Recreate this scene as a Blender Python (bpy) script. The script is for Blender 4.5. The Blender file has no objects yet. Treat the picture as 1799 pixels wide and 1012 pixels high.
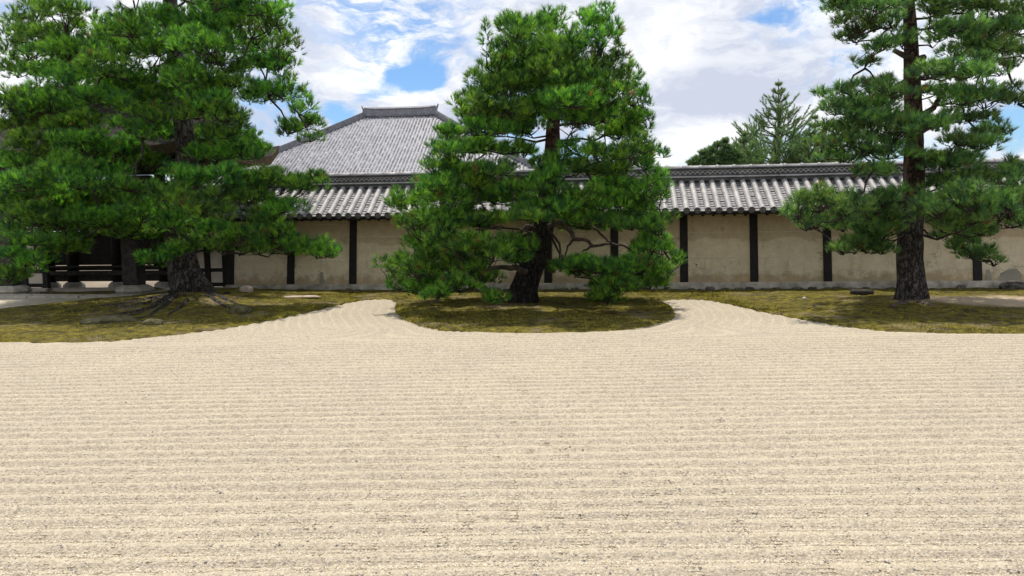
import bpy, math, random
import numpy as np
from mathutils import Vector, Matrix

random.seed(7)
rng = np.random.default_rng(11)
SC = bpy.context.scene
COL = SC.collection
R = math.radians

# ------------------------------------------------------------------ camera
F, CX, CY, CAMZ = 1350.0, 899.5, 506.0, 1.6
PITCH, ROLL = R(4.64), R(0.79)
FW = Vector((0, math.cos(PITCH), -math.sin(PITCH)))
UP0 = Vector((0, math.sin(PITCH), math.cos(PITCH)))
RT = Vector((1, 0, 0)) * math.cos(ROLL) - UP0 * math.sin(ROLL)
UP = Vector((1, 0, 0)) * math.sin(ROLL) + UP0 * math.cos(ROLL)
cd = bpy.data.cameras.new('camera')
cd.sensor_width = 36.0
cd.lens = F / 1799.0 * 36.0
cd.clip_start = 0.05
cd.clip_end = 3000
cam = bpy.data.objects.new('camera', cd)
COL.objects.link(cam)
M = Matrix((RT, UP, -FW)).transposed().to_4x4()
M.translation = Vector((0, 0, CAMZ))
cam.matrix_world = M
SC.camera = cam
CAM = Vector((0, 0, CAMZ))

# ------------------------------------------------------------------ light
SUN_DIR = Vector((-0.03, 0.24, 0.97)).normalized()       # towards the sun: high, behind the wall
SUN_EL = math.asin(SUN_DIR.z)
SUN_AZ = math.atan2(SUN_DIR.x, SUN_DIR.y)
sl = bpy.data.lights.new('sun', 'SUN')
sl.energy = 3.6
sl.angle = R(0.8)
sl.color = (1.0, 0.94, 0.84)
so = bpy.data.objects.new('sun', sl)
so.rotation_euler = (-SUN_DIR).to_track_quat('-Z', 'Y').to_euler()
COL.objects.link(so)
SC.view_settings.view_transform = 'Standard'
SC.view_settings.look = 'None'
SC.view_settings.exposure = 0.34
SC.view_settings.gamma = 1.0
SC.view_settings.use_curve_mapping = False


class NT:
    """small helper to wire shader nodes"""
    def __init__(self, tree):
        self.t = tree
        self.n = tree.nodes
        self.l = tree.links

    def put(self, sock, v):
        if v is None:
            return
        if isinstance(v, bpy.types.NodeSocket):
            self.l.new(v, sock)
        elif isinstance(v, (tuple, list, Vector)):
            v = tuple(v)
            if len(sock.default_value) == 4 and len(v) == 3:
                v = v + (1.0,)
            sock.default_value = v
        else:
            sock.default_value = v

    def node(self, kind, **kw):
        n = self.n.new(kind)
        for k, v in kw.items():
            setattr(n, k, v)
        return n

    def math(self, op, a, b=None, c=None, clamp=False):
        n = self.node('ShaderNodeMath', operation=op, use_clamp=clamp)
        for i, v in enumerate((a, b, c)):
            self.put(n.inputs[i], v) if v is not None else None
        return n.outputs[0]

    def vmath(self, op, a, b=None):
        n = self.node('ShaderNodeVectorMath', operation=op)
        self.put(n.inputs[0], a)
        if b is not None:
            self.put(n.inputs[1], b)
        return n.outputs['Value'] if op in ('LENGTH', 'DISTANCE', 'DOT_PRODUCT') else n.outputs['Vector']

    def noise(self, vec, scale, detail=4, rough=0.55, dist=0.0):
        n = self.node('ShaderNodeTexNoise')
        self.put(n.inputs['Vector'], vec)
        n.inputs['Scale'].default_value = scale
        n.inputs['Detail'].default_value = detail
        n.inputs['Roughness'].default_value = rough
        n.inputs['Distortion'].default_value = dist
        return n.outputs['Fac']

    def ramp(self, fac, stops, interp='LINEAR'):
        n = self.node('ShaderNodeValToRGB')
        n.color_ramp.interpolation = interp
        e = n.color_ramp.elements
        while len(e) < len(stops):
            e.new(0.5)
        for i, (p, c) in enumerate(stops):
            e[i].position = p
            if not isinstance(c, (tuple, list)):
                c = (c, c, c)
            e[i].color = tuple(c) + (1.0,)
        self.put(n.inputs['Fac'], fac)
        return n.outputs['Color']

    def mix(self, fac, a, b, mode='MIX'):
        n = self.node('ShaderNodeMix', data_type='RGBA', blend_type=mode)
        self.put(n.inputs[0], fac)
        self.put(n.inputs[6], a)
        self.put(n.inputs[7], b)
        return n.outputs[2]

    def maprange(self, v, a, b, c=0.0, d=1.0, smooth=False):
        n = self.node('ShaderNodeMapRange', clamp=True)
        if smooth:
            n.interpolation_type = 'SMOOTHSTEP'
        self.put(n.inputs['Value'], v)
        for k, x in zip(('From Min', 'From Max', 'To Min', 'To Max'), (a, b, c, d)):
            n.inputs[k].default_value = x
        return n.outputs['Result']


def pix_dir(px, py):
    d = FW * F + RT * (px - CX) + UP * (CY - py)
    return d.normalized()


# ------------------------------------------------------------------ sky with broken cloud
world = bpy.data.worlds.new('World')
SC.world = world
world.use_nodes = True
w = NT(world.node_tree)
w.n.clear()
wout = w.node('ShaderNodeOutputWorld')
bg = w.node('ShaderNodeBackground')
bg.inputs['Strength'].default_value = 0.10
sky = w.node('ShaderNodeTexSky')
sky.sky_type = 'NISHITA'
sky.sun_disc = False
sky.sun_elevation = SUN_EL
sky.sun_rotation = SUN_AZ
sky.air_density = 1.0
sky.dust_density = 0.6
sky.ozone_density = 2.0
tc = w.node('ShaderNodeTexCoord')
dirv = tc.outputs['Generated']
sep = w.node('ShaderNodeSeparateXYZ')
w.put(sep.inputs[0], dirv)
stretch = w.vmath('MULTIPLY', dirv, (1.0, 1.0, 2.1))
warp = w.node('ShaderNodeTexNoise')
w.put(warp.inputs['Vector'], stretch)
warp.inputs['Scale'].default_value = 7.0
warp.inputs['Detail'].default_value = 5.0
wv = w.vmath('MULTIPLY', w.vmath('SUBTRACT', warp.outputs['Color'], (0.5, 0.5, 0.5)), (0.22, 0.22, 0.22))
cv = w.vmath('ADD', w.vmath('ADD', stretch, wv), (3.3, 1.7, 0.4))
n_big = w.noise(cv, 3.2, 8, 0.62)
n_fine = w.noise(cv, 11.0, 9, 0.66)
dens = w.math('ADD', w.math('MULTIPLY', n_big, 1.05), w.math('MULTIPLY', n_fine, 0.85))
dens = w.math('SUBTRACT', dens, 0.34)


def hole(px, py, rad, amount, sq=1.0):
    c = pix_dir(px, py)
    dv = w.vmath('SUBTRACT', w.vmath('ADD', dirv, w.vmath('MULTIPLY', wv, (0.22, 0.22, 0.22))), tuple(c))
    dv = w.vmath('MULTIPLY', dv, (1.0, 1.0, sq))
    dd = w.vmath('LENGTH', dv)
    return w.maprange(dd, rad * 0.15, rad, amount, 0.0, True)


for h in ((640, 172, 0.035, -0.26, 1.6), (690, 150, 0.05, -0.26, 1.9), (740, 128, 0.05, -0.22, 2.2), (765, 150, 0.03, -0.18, 1.5), (700, 118, 0.04, -0.18, 2.0), (668, 120, 0.03, -0.15, 1.5), (575, 100, 0.05, 0.25, 1.0), (630, 80, 0.04, 0.25, 1.0), (780, 175, 0.05, 0.2, 1.2), (600, 15, 0.07, -0.16, 1.2),
          (740, 60, 0.13, -0.13, 1.6), (590, 210, 0.035, -0.25, 1.2),
          (1395, 30, 0.06, -0.13, 2.2), (1345, 22, 0.04, -0.10, 2.0), (1790, 235, 0.06, -0.22, 1.6),
          (590, 80, 0.075, 0.20, 1.0), (700, 180, 0.06, 0.22, 1.6), (1200, 120, 0.2, 0.15, 1.2),
          (560, 230, 0.03, 0.2, 1.0), (1250, 250, 0.12, 0.15, 2.0)):
    dens = w.math('ADD', dens, hole(*h))
cloud = w.maprange(dens, 0.36, 0.64, 0.0, 1.0, True)
shade_n = w.math('ADD', w.math('MULTIPLY', w.noise(w.vmath('ADD', cv, (0.0, 0.0, 0.35)), 3.4, 7, 0.6), 0.7), w.math('MULTIPLY', w.noise(w.vmath('ADD', cv, (0.7, 0.2, 0.35)), 10.0, 7, 0.62), 0.3))
cshade = w.maprange(shade_n, 0.40, 0.58, 0.0, 1.0, True)
for px, py, rad, amt, sq in ((1330, 120, 0.20, -0.55, 2.8), (1220, 165, 0.12, -0.45, 2.8), (850, 20, 0.14, -0.3, 2.0),
                             (1240, 245, 0.08, 0.5, 2.0), (620, 90, 0.08, 0.5, 1.0), (1150, 60, 0.12, 0.4, 1.6)):
    cshade = w.math('ADD', cshade, hole(px, py, rad, amt, sq))
cshade = w.math('MINIMUM', w.math('MAXIMUM', cshade, 0.0), 1.0)
ccol = w.mix(cshade, (5.1, 5.5, 6.6), (8.8, 8.9, 9.0))
streak = w.noise(w.vmath('MULTIPLY', w.vmath('ADD', dirv, w.vmath('MULTIPLY', wv, (0.5, 0.5, 0.5))), (22.0, 22.0, 60.0)), 1.0, 7, 0.62)
thin = None
for h in ((690, 45, 0.15, 1.0, 1.6), (1380, 30, 0.07, 0.9, 1.8), (780, 110, 0.07, 0.7, 1.8), (590, 10, 0.07, 0.9, 1.5)):
    q_ = hole(*h)
    thin = q_ if thin is None else w.math('MAXIMUM', thin, q_)
veil = w.math('MULTIPLY', thin, w.maprange(streak, 0.40, 0.62, 0.0, 0.85, True))
cloud = w.math('MULTIPLY', cloud, w.math('SUBTRACT', 1.0, veil))
blue = w.mix(1.0, sky.outputs['Color'], (0.74, 0.97, 1.2), 'MULTIPLY')
final = w.mix(cloud, blue, ccol)
w.put(bg.inputs['Color'], final)
w.l.new(bg.outputs[0], wout.inputs[0])


# ------------------------------------------------------------------ places from directions
def horizon_z_hit(px, py, z=0.0):
    d = pix_dir(px, py)
    t = (z - CAMZ) / d.z
    return CAM + d * t


def at(px, py, Y):
    d = pix_dir(px, py)
    return CAM + d * (Y / d.y)


PSI = R(6.3)
WD = Vector((math.cos(PSI), -math.sin(PSI), 0))       # along the wall, to the right
WN = Vector((-math.sin(PSI), -math.cos(PSI), 0))      # from the wall towards the garden
W0 = Vector((0, 19.0, 0))


def wall_u(px, py=500, v=0.0):
    """distance along the wall where the sight line meets the plane v in front of the wall foot"""
    d = pix_dir(px, py)
    o = W0 + WN * v
    t = (o - CAM).dot(WN) / d.dot(WN)
    return (CAM + d * t - W0).dot(WD)


def wp(u, v, z):
    return W0 + WD * u + WN * v + Vector((0, 0, z))


# ------------------------------------------------------------------ object helpers
def tag(o, label=None, cat=None, group=None, kind=None):
    if label:
        o['label'] = label
    if cat:
        o['category'] = cat
    if group:
        o['group'] = group
    if kind:
        o['kind'] = kind
    return o


def empty(name, loc, label=None, cat=None, group=None, rz=0.0):
    o = bpy.data.objects.new(name, None)
    o.empty_display_size = 0.2
    o.location = loc
    o.rotation_euler = (0, 0, rz)
    COL.objects.link(o)
    return tag(o, label, cat, group)


def link(name, me, mat=None, parent=None, loc=None, rot=None):
    o = bpy.data.objects.new(name, me)
    if mat is not None and not me.materials:
        me.materials.append(mat)
    COL.objects.link(o)
    if parent is not None:
        o.parent = parent
    if loc is not None:
        o.location = loc
    if rot is not None:
        o.rotation_euler = rot
    return o


class MB:
    """collects polygons; build() turns them into one mesh object"""
    def __init__(self):
        self.v, self.f = [], []

    def add(self, verts, faces):
        b = len(self.v)
        self.v.extend([tuple(p) for p in verts])
        self.f.extend([tuple(i + b for i in f) for f in faces])

    def hexa(self, p):
        """eight corners: bottom ring 0-3, top ring 4-7 (counter-clockwise seen from above)"""
        self.add(p, [(0, 3, 2, 1), (4, 5, 6, 7), (0, 1, 5, 4), (1, 2, 6, 5), (2, 3, 7, 6), (3, 0, 4, 7)])

    def box(self, x0, x1, y0, y1, z0, z1):
        self.hexa([(x0, y0, z0), (x1, y0, z0), (x1, y1, z0), (x0, y1, z0),
                   (x0, y0, z1), (x1, y0, z1), (x1, y1, z1), (x0, y1, z1)])

    def bar(self, a, b, wd, ht, up=Vector((0, 0, 1))):
        a, b = Vector(a), Vector(b)
        t = (b - a).normalized()
        s = t.cross(up).normalized() * wd * 0.5
        u = s.cross(t).normalized() * ht * 0.5
        self.hexa([a - s - u, a + s - u, b + s - u, b - s - u, a - s + u, a + s + u, b + s + u, b - s + u])

    def tube(self, pts, rad, n=8, cap=True, jit=0.0, twist=0.0):
        pts = [Vector(p) for p in pts]
        prev = None
        rings = []
        for i, p in enumerate(pts):
            t = (pts[min(i + 1, len(pts) - 1)] - pts[max(i - 1, 0)])
            if t.length < 1e-6:
                t = Vector((0, 0, 1))
            t.normalize()
            if prev is None:
                a = t.orthogonal().normalized()
            else:
                a = (prev - t * prev.dot(t)).normalized()
            prev = a
            b = t.cross(a)
            r = rad[i]
            ring = []
            for k in range(n):
                an = 2 * math.pi * k / n + twist * i
                rr = r * (1 + jit * (random.random() - 0.5))
                ring.append(p + (a * math.cos(an) + b * math.sin(an)) * rr)
            rings.append(ring)
        vs = [q for ring in rings for q in ring]
        fs = []
        for i in range(len(rings) - 1):
            for k in range(n):
                k2 = (k + 1) % n
                fs.append((i * n + k, i * n + k2, (i + 1) * n + k2, (i + 1) * n + k))
        if cap:
            fs.append(tuple(range(n))[::-1])
            fs.append(tuple((len(rings) - 1) * n + k for k in range(n)))
        self.add(vs, fs)

    def mesh(self, name, smooth=False):
        me = bpy.data.meshes.new(name)
        me.from_pydata(self.v, [], self.f)
        if smooth:
            me.polygons.foreach_set('use_smooth', [True] * len(me.polygons))
        me.update()
        return me

    def build(self, name, mat, parent=None, smooth=False, loc=None):
        return link(name, self.mesh(name, smooth), mat, parent, loc)


def np_mesh(name, verts, faces, smooth=False, uniform=True):
    """verts Nx3, faces MxK arrays"""
    me = bpy.data.meshes.new(name)
    verts = np.asarray(verts, np.float32)
    faces = np.asarray(faces, np.int32)
    k = faces.shape[1]
    me.vertices.add(len(verts))
    me.vertices.foreach_set('co', verts.ravel())
    me.loops.add(faces.size)
    me.loops.foreach_set('vertex_index', faces.ravel())
    me.polygons.add(len(faces))
    me.polygons.foreach_set('loop_start', np.arange(0, faces.size, k, dtype=np.int32))
    me.polygons.foreach_set('loop_total', np.full(len(faces), k, np.int32))
    if smooth:
        me.polygons.foreach_set('use_smooth', np.ones(len(faces), bool))
    me.update(calc_edges=True)
    me.validate()
    return me


def bevel(o, wd, seg=1):
    m = o.modifiers.new('edge', 'BEVEL')
    m.width = wd
    m.segments = seg
    m.limit_method = 'ANGLE'
    m.angle_limit = R(40)
    return o


def vnoise(x, y, seed=0):
    """cheap smooth value noise on arrays"""
    x = np.asarray(x, float)
    y = np.asarray(y, float)
    xi, yi = np.floor(x).astype(int), np.floor(y).astype(int)
    xf, yf = x - xi, y - yi
    xf, yf = xf * xf * (3 - 2 * xf), yf * yf * (3 - 2 * yf)

    def hsh(a, b):
        n = (a * 374761393 + b * 668265263 + seed * 974634777) & 0xffffffff
        n = ((n ^ (n >> 13)) * 1274126177) & 0xffffffff
        return ((n ^ (n >> 16)) & 0xffff) / 65535.0
    a, b, c, d = hsh(xi, yi), hsh(xi + 1, yi), hsh(xi, yi + 1), hsh(xi + 1, yi + 1)
    return (a * (1 - xf) + b * xf) * (1 - yf) + (c * (1 - xf) + d * xf) * yf


def fbm(x, y, seed=0, oct=4):
    s, a, t = 0.0, 1.0, 0.0
    for i in range(oct):
        s = s + a * vnoise(np.asarray(x) * 2 ** i, np.asarray(y) * 2 ** i, seed + i)
        t += a
        a *= 0.5
    return s / t


# ------------------------------------------------------------------ materials
def mat_new(name):
    m = bpy.data.materials.new(name)
    m.use_nodes = True
    t = NT(m.node_tree)
    t.n.clear()
    out = t.node('ShaderNodeOutputMaterial')
    p = t.node('ShaderNodeBsdfPrincipled')
    p.inputs['Specular IOR Level'].default_value = 0.3
    t.l.new(p.outputs[0], out.inputs[0])
    geo = t.node('ShaderNodeNewGeometry')
    return m, t, p, geo.outputs['Position'], out


def bump(t, p, h, strength, dist=0.01):
    b = t.node('ShaderNodeBump')
    b.inputs['Strength'].default_value = strength
    b.inputs['Distance'].default_value = dist
    t.put(b.inputs['Height'], h)
    t.l.new(b.outputs[0], p.inputs['Normal'])
    return b


def simple(name, c1, c2, scale=6.0, rough=0.8, bs=0.4, bd=0.01, bscale=40.0, lo=0.35, hi=0.65, obj_random=0.0):
    m, t, p, pos, out = mat_new(name)
    c = t.ramp(t.noise(pos, scale, 6, 0.6), [(lo, c1), (hi, c2)])
    if obj_random:
        oi = t.node('ShaderNodeObjectInfo')
        f = t.maprange(oi.outputs['Random'], 0, 1, 1 - obj_random, 1 + obj_random)
        cc = t.node('ShaderNodeCombineColor')
        for i in range(3):
            t.put(cc.inputs[i], f)
        c = t.mix(1.0, c, cc.outputs[0], 'MULTIPLY')
    t.put(p.inputs['Base Color'], c)
    p.inputs['Roughness'].default_value = rough
    bump(t, p, t.noise(pos, bscale, 5, 0.6), bs, bd)
    return m


def make_gravel():
    m, t, p, pos, out = mat_new('gravel')
    v = t.node('ShaderNodeTexVoronoi')
    v.inputs['Scale'].default_value = 105.0
    t.put(v.inputs['Vector'], pos)
    v2 = t.node('ShaderNodeTexVoronoi')
    v2.inputs['Scale'].default_value = 52.0
    t.put(v2.inputs['Vector'], pos)
    sp = t.node('ShaderNodeSeparateColor')
    t.put(sp.inputs[0], v.outputs['Color'])
    sp2 = t.node('ShaderNodeSeparateColor')
    t.put(sp2.inputs[0], v2.outputs['Color'])
    # paler, more even colour on the crests, darker and more mixed in the furrows
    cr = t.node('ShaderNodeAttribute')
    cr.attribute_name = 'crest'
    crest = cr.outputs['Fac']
    furrow_col = t.ramp(sp.outputs[0], [(0.0, (0.213, 0.195, 0.171)), (0.10, (0.293, 0.256, 0.209)), (0.35, (0.364, 0.311, 0.239)),
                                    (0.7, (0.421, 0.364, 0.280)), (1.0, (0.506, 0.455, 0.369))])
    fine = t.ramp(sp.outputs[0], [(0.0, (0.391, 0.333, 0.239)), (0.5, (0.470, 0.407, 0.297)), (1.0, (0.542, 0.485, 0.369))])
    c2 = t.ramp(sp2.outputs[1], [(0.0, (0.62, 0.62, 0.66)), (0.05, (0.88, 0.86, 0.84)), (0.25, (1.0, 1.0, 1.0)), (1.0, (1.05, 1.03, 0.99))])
    furrow_col = t.mix(0.7, furrow_col, c2, 'MULTIPLY')
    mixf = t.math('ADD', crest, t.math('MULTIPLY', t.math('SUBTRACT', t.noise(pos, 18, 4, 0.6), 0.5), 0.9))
    c = t.mix(t.maprange(mixf, 0.50, 1.15, 0.0, 0.75, True), furrow_col, fine)
    broad = t.ramp(t.noise(pos, 0.9, 4, 0.6), [(0.35, (0.95, 0.94, 0.93)), (0.65, (1.04, 1.03, 1.0))])
    c = t.mix(1.0, c, broad, 'MULTIPLY')
    t.put(p.inputs['Base Color'], c)
    p.inputs['Roughness'].default_value = 0.85
    h = t.math('ADD', t.math('MULTIPLY', v.outputs['Distance'], -0.7), t.math('MULTIPLY', t.noise(pos, 60, 5, 0.7), 0.9))
    bump(t, p, h, 0.55, 0.010)
    return m


def make_grain():
    m, t, p, pos, out = mat_new('gravel_stone')
    oi = t.node('ShaderNodeObjectInfo')
    c = t.ramp(oi.outputs['Random'], [(0.0, (0.153, 0.149, 0.150)), (0.05, (0.275, 0.254, 0.226)), (0.22, (0.408, 0.353, 0.270)), (0.5, (0.510, 0.437, 0.314)),
                                      (0.62, (0.469, 0.368, 0.231)), (0.75, (0.571, 0.502, 0.376)), (1.0, (0.683, 0.627, 0.501))])
    t.put(p.inputs['Base Color'], c)
    p.inputs['Roughness'].default_value = 0.8
    return m


def make_moss():
    m, t, p, pos, out = mat_new('moss')
    n1 = t.noise(pos, 1.1, 6, 0.65)
    n2 = t.noise(pos, 9.0, 6, 0.7)
    c = t.ramp(n2, [(0.30, (0.035, 0.030, 0.014)), (0.46, (0.105, 0.090, 0.022)), (0.6, (0.20, 0.165, 0.026)), (0.75, (0.31, 0.25, 0.06))])
    soil = t.ramp(t.noise(pos, 24, 5, 0.6), [(0.3, (0.14, 0.105, 0.065)), (0.7, (0.29, 0.23, 0.155))])
    c = t.mix(t.maprange(n1, 0.55, 0.66, 0.0, 0.8), c, soil)
    c = t.mix(t.maprange(t.noise(pos, 2.6, 7, 0.7), 0.50, 0.62, 0.0, 0.85), c, (0.045, 0.036, 0.018))
    # bare trodden earth to the right of the right-hand pine
    e = horizon_z_hit(1760, 533)
    dv = t.vmath('MULTIPLY', t.vmath('SUBTRACT', pos, tuple(e)), (0.5, 0.85, 0.0))
    dd = t.math('ADD', t.vmath('LENGTH', dv), t.math('MULTIPLY', t.math('SUBTRACT', n2, 0.5), 0.9))
    c = t.mix(t.maprange(dd, 0.55, 1.15, 0.92, 0.0, True), c, t.mix(0.65, soil, (0.62, 0.49, 0.36)))
    t.put(p.inputs['Base Color'], c)
    p.inputs['Roughness'].default_value = 0.95
    p.inputs['Specular IOR Level'].default_value = 0.1
    bump(t, p, t.math('ADD', n2, t.math('MULTIPLY', t.noise(pos, 70, 4, 0.7), 0.5)), 0.9, 0.04)
    return m


def make_blade():
    m, t, p, pos, out = mat_new('moss_blade')
    c = t.ramp(t.noise(pos, 3.0, 6, 0.75), [(0.34, (0.045, 0.040, 0.015)), (0.46, (0.14, 0.125, 0.022)), (0.56, (0.33, 0.295, 0.03)), (0.68, (0.40, 0.34, 0.07))])
    t.put(p.inputs['Base Color'], c)
    p.inputs['Roughness'].default_value = 0.9
    p.inputs['Specular IOR Level'].default_value = 0.05
    return m


def make_needle(name, dark, mid, light, trans=0.35):
    m, t, p, pos, out = mat_new(name)
    n = t.noise(pos, 2.2, 4, 0.6)
    tn = t.node('ShaderNodeAttribute')
    tn.attribute_name = 'tint'
    f = t.math('ADD', t.math('MULTIPLY', n, 0.55), t.math('MULTIPLY', tn.outputs['Fac'], 0.45))
    c = t.ramp(f, [(0.27, dark), (0.46, mid), (0.68, light)])
    c = t.mix(t.maprange(tn.outputs['Fac'], 0.985, 0.99), c, (0.20, 0.115, 0.045))      # a few dead brown tufts
    oi = t.node('ShaderNodeObjectInfo')
    hs = t.node('ShaderNodeHueSaturation')
    t.put(hs.inputs['Hue'], t.maprange(oi.outputs['Random'], 0, 1, 0.486, 0.514))
    t.put(hs.inputs['Value'], t.maprange(oi.outputs['Random'], 0, 1, 0.8, 1.2))
    t.put(hs.inputs['Color'], c)
    t.put(p.inputs['Base Color'], hs.outputs[0])
    p.inputs['Roughness'].default_value = 0.45
    p.inputs['Specular IOR Level'].default_value = 0.3
    tr = t.node('ShaderNodeBsdfTranslucent')
    t.put(tr.inputs['Color'], t.mix(1.0, hs.outputs[0], (1.5, 1.5, 0.9), 'MULTIPLY'))
    mx = t.node('ShaderNodeMixShader')
    mx.inputs[0].default_value = trans
    t.l.new(p.outputs[0], mx.inputs[1])
    t.l.new(tr.outputs[0], mx.inputs[2])
    t.l.new(mx.outputs[0], out.inputs[0])
    return m


def make_bark(name, crack, plate, plate2, scale=7.0, red=None):
    """long furrowed plates; with red, the bark turns reddish up the stem"""
    m, t, p, pos, out = mat_new(name)
    q = t.vmath('MULTIPLY', pos, (1.0, 1.0, 0.24))
    wn = t.node('ShaderNodeTexNoise')
    t.put(wn.inputs['Vector'], t.vmath('MULTIPLY', pos, (1.0, 1.0, 0.6)))
    wn.inputs['Scale'].default_value = 10.0
    wn.inputs['Detail'].default_value = 5.0
    wn.inputs['Roughness'].default_value = 0.65
    q2 = t.vmath('ADD', q, t.vmath('MULTIPLY', t.vmath('SUBTRACT', wn.outputs['Color'], (0.5, 0.5, 0.5)), (0.22, 0.22, 0.10)))
    v = t.node('ShaderNodeTexVoronoi', feature='DISTANCE_TO_EDGE')
    v.inputs['Scale'].default_value = scale * 1.9
    t.put(v.inputs['Vector'], q2)
    ridg = t.noise(q2, scale * 3.4, 5, 0.65)
    hgt = t.math('ADD', t.maprange(v.outputs['Distance'], 0.0, 0.22), t.math('MULTIPLY', ridg, 0.9))
    plates = t.mix(t.noise(pos, 5, 5, 0.65), plate, plate2)
    if red:
        s = t.node('ShaderNodeSeparateXYZ')
        t.put(s.inputs[0], pos)
        zz = t.math('ADD', s.outputs[2], t.math('MULTIPLY', t.noise(pos, 2.0, 4, 0.6), 1.2))
        plates = t.mix(t.maprange(zz, 1.9, 3.2, 0.0, 1.0, True), plates, red)
    c = t.mix(t.maprange(hgt, 0.45, 1.15), crack, plates)
    t.put(p.inputs['Base Color'], c)
    p.inputs['Roughness'].default_value = 0.9
    p.inputs['Specular IOR Level'].default_value = 0.15
    bump(t, p, t.math('ADD', hgt, t.math('MULTIPLY', t.noise(pos, 60, 4, 0.6), 0.3)), 1.0, 0.05)
    return m


def make_plaster():
    m, t, p, pos, out = mat_new('earth_plaster')
    s = t.node('ShaderNodeSeparateXYZ')
    t.put(s.inputs[0], pos)
    n1 = t.noise(pos, 1.4, 6, 0.6)
    n2 = t.noise(pos, 5.5, 6, 0.65)
    n3 = t.noise(pos, 38, 4, 0.6)
    c = t.ramp(n2, [(0.3, (0.57, 0.475, 0.325)), (0.7, (0.72, 0.625, 0.45))])
    # browner old coat above, its lower edge broken; ochre damp at the foot
    edge = t.math('ADD', s.outputs[2], t.math('MULTIPLY', t.math('SUBTRACT', n1, 0.5), 0.5))
    c = t.mix(t.maprange(edge, 1.14, 1.22, 0.0, 0.75, True), c, t.ramp(n2, [(0.3, (0.40, 0.305, 0.19)), (0.7, (0.53, 0.42, 0.275))]))
    foot = t.math('ADD', s.outputs[2], t.math('MULTIPLY', t.math('SUBTRACT', n2, 0.5), 0.7))
    c = t.mix(t.maprange(foot, 0.22, 0.5, 0.75, 0.0, True), c, t.ramp(n1, [(0.35, (0.42, 0.285, 0.14)), (0.65, (0.30, 0.22, 0.14))]))
    # small scars where the coat has fallen
    v = t.node('ShaderNodeTexVoronoi')
    v.inputs['Scale'].default_value = 2.2
    t.put(v.inputs['Vector'], t.vmath('ADD', pos, t.vmath('MULTIPLY', (1, 1, 1), (0.3, 0.1, 0.2))))
    sc = t.math('ADD', v.outputs['Distance'], t.math('MULTIPLY', t.math('SUBTRACT', t.noise(pos, 14, 4, 0.7), 0.5), 0.3))
    c = t.mix(t.maprange(sc, 0.02, 0.045, 0.9, 0.0), c, (0.16, 0.12, 0.08))
    c = t.mix(t.maprange(n3, 0.60, 0.72, 0.0, 0.35), c, (0.24, 0.20, 0.14))
    # rain streaks and hair cracks
    st = t.noise(t.vmath('MULTIPLY', pos, (7.0, 7.0, 0.8)), 1.0, 6, 0.7)
    c = t.mix(t.maprange(st, 0.55, 0.75, 0.0, 0.45), c, (0.27, 0.225, 0.16))
    ck = t.node('ShaderNodeTexVoronoi', feature='DISTANCE_TO_EDGE')
    ck.inputs['Scale'].default_value = 1.3
    cw = t.node('ShaderNodeTexNoise')
    cw.inputs['Scale'].default_value = 4.0
    cw.inputs['Detail'].default_value = 6.0
    t.put(cw.inputs['Vector'], pos)
    t.put(ck.inputs['Vector'], t.vmath('ADD', pos, t.vmath('MULTIPLY', cw.outputs['Color'], (0.5, 0.5, 0.5))))
    c = t.mix(t.math('MULTIPLY', t.maprange(ck.outputs['Distance'], 0.004, 0.012, 0.7, 0.0), t.maprange(n1, 0.45, 0.6)), c, (0.20, 0.16, 0.11))
    # chips around knee height
    v3 = t.node('ShaderNodeTexVoronoi')
    v3.inputs['Scale'].default_value = 7.0
    t.put(v3.inputs['Vector'], t.vmath('ADD', pos, t.vmath('MULTIPLY', cw.outputs['Color'], (0.12, 0.12, 0.12))))
    c = t.mix(t.math('MULTIPLY', t.maprange(v3.outputs['Distance'], 0.10, 0.14, 0.75, 0.0), t.maprange(n2, 0.52, 0.58)), c, (0.22, 0.175, 0.12))
    t.put(p.inputs['Base Color'], c)
    p.inputs['Roughness'].default_value = 0.92
    bump(t, p, t.math('ADD', n3, t.math('MULTIPLY', n2, 0.8)), 0.35, 0.02)
    return m


def make_tile(name, c1, c2, c3, rnd=0.2, rough=0.55):
    m, t, p, pos, out = mat_new(name)
    n = t.noise(pos, 3.5, 6, 0.7)
    n2 = t.noise(pos, 30, 5, 0.65)
    c = t.ramp(t.math('ADD', t.math('MULTIPLY', n, 0.6), t.math('MULTIPLY', n2, 0.4)), [(0.36, c1), (0.5, c2), (0.62, c3)])
    oi = t.node('ShaderNodeObjectInfo')
    f = t.maprange(oi.outputs['Random'], 0, 1, 1 - rnd, 1 + rnd)
    at_ = t.node('ShaderNodeAttribute')
    at_.attribute_name = 'shade'
    g = t.math('ADD', f, at_.outputs['Fac'])
    cc = t.node('ShaderNodeCombineColor')
    for i in range(3):
        t.put(cc.inputs[i], g)
    c = t.mix(1.0, c, cc.outputs[0], 'MULTIPLY')
    t.put(p.inputs['Base Color'], c)
    p.inputs['Roughness'].default_value = rough
    p.inputs['Specular IOR Level'].default_value = 0.4
    bump(t, p, n2, 0.25, 0.006)
    return m


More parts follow.
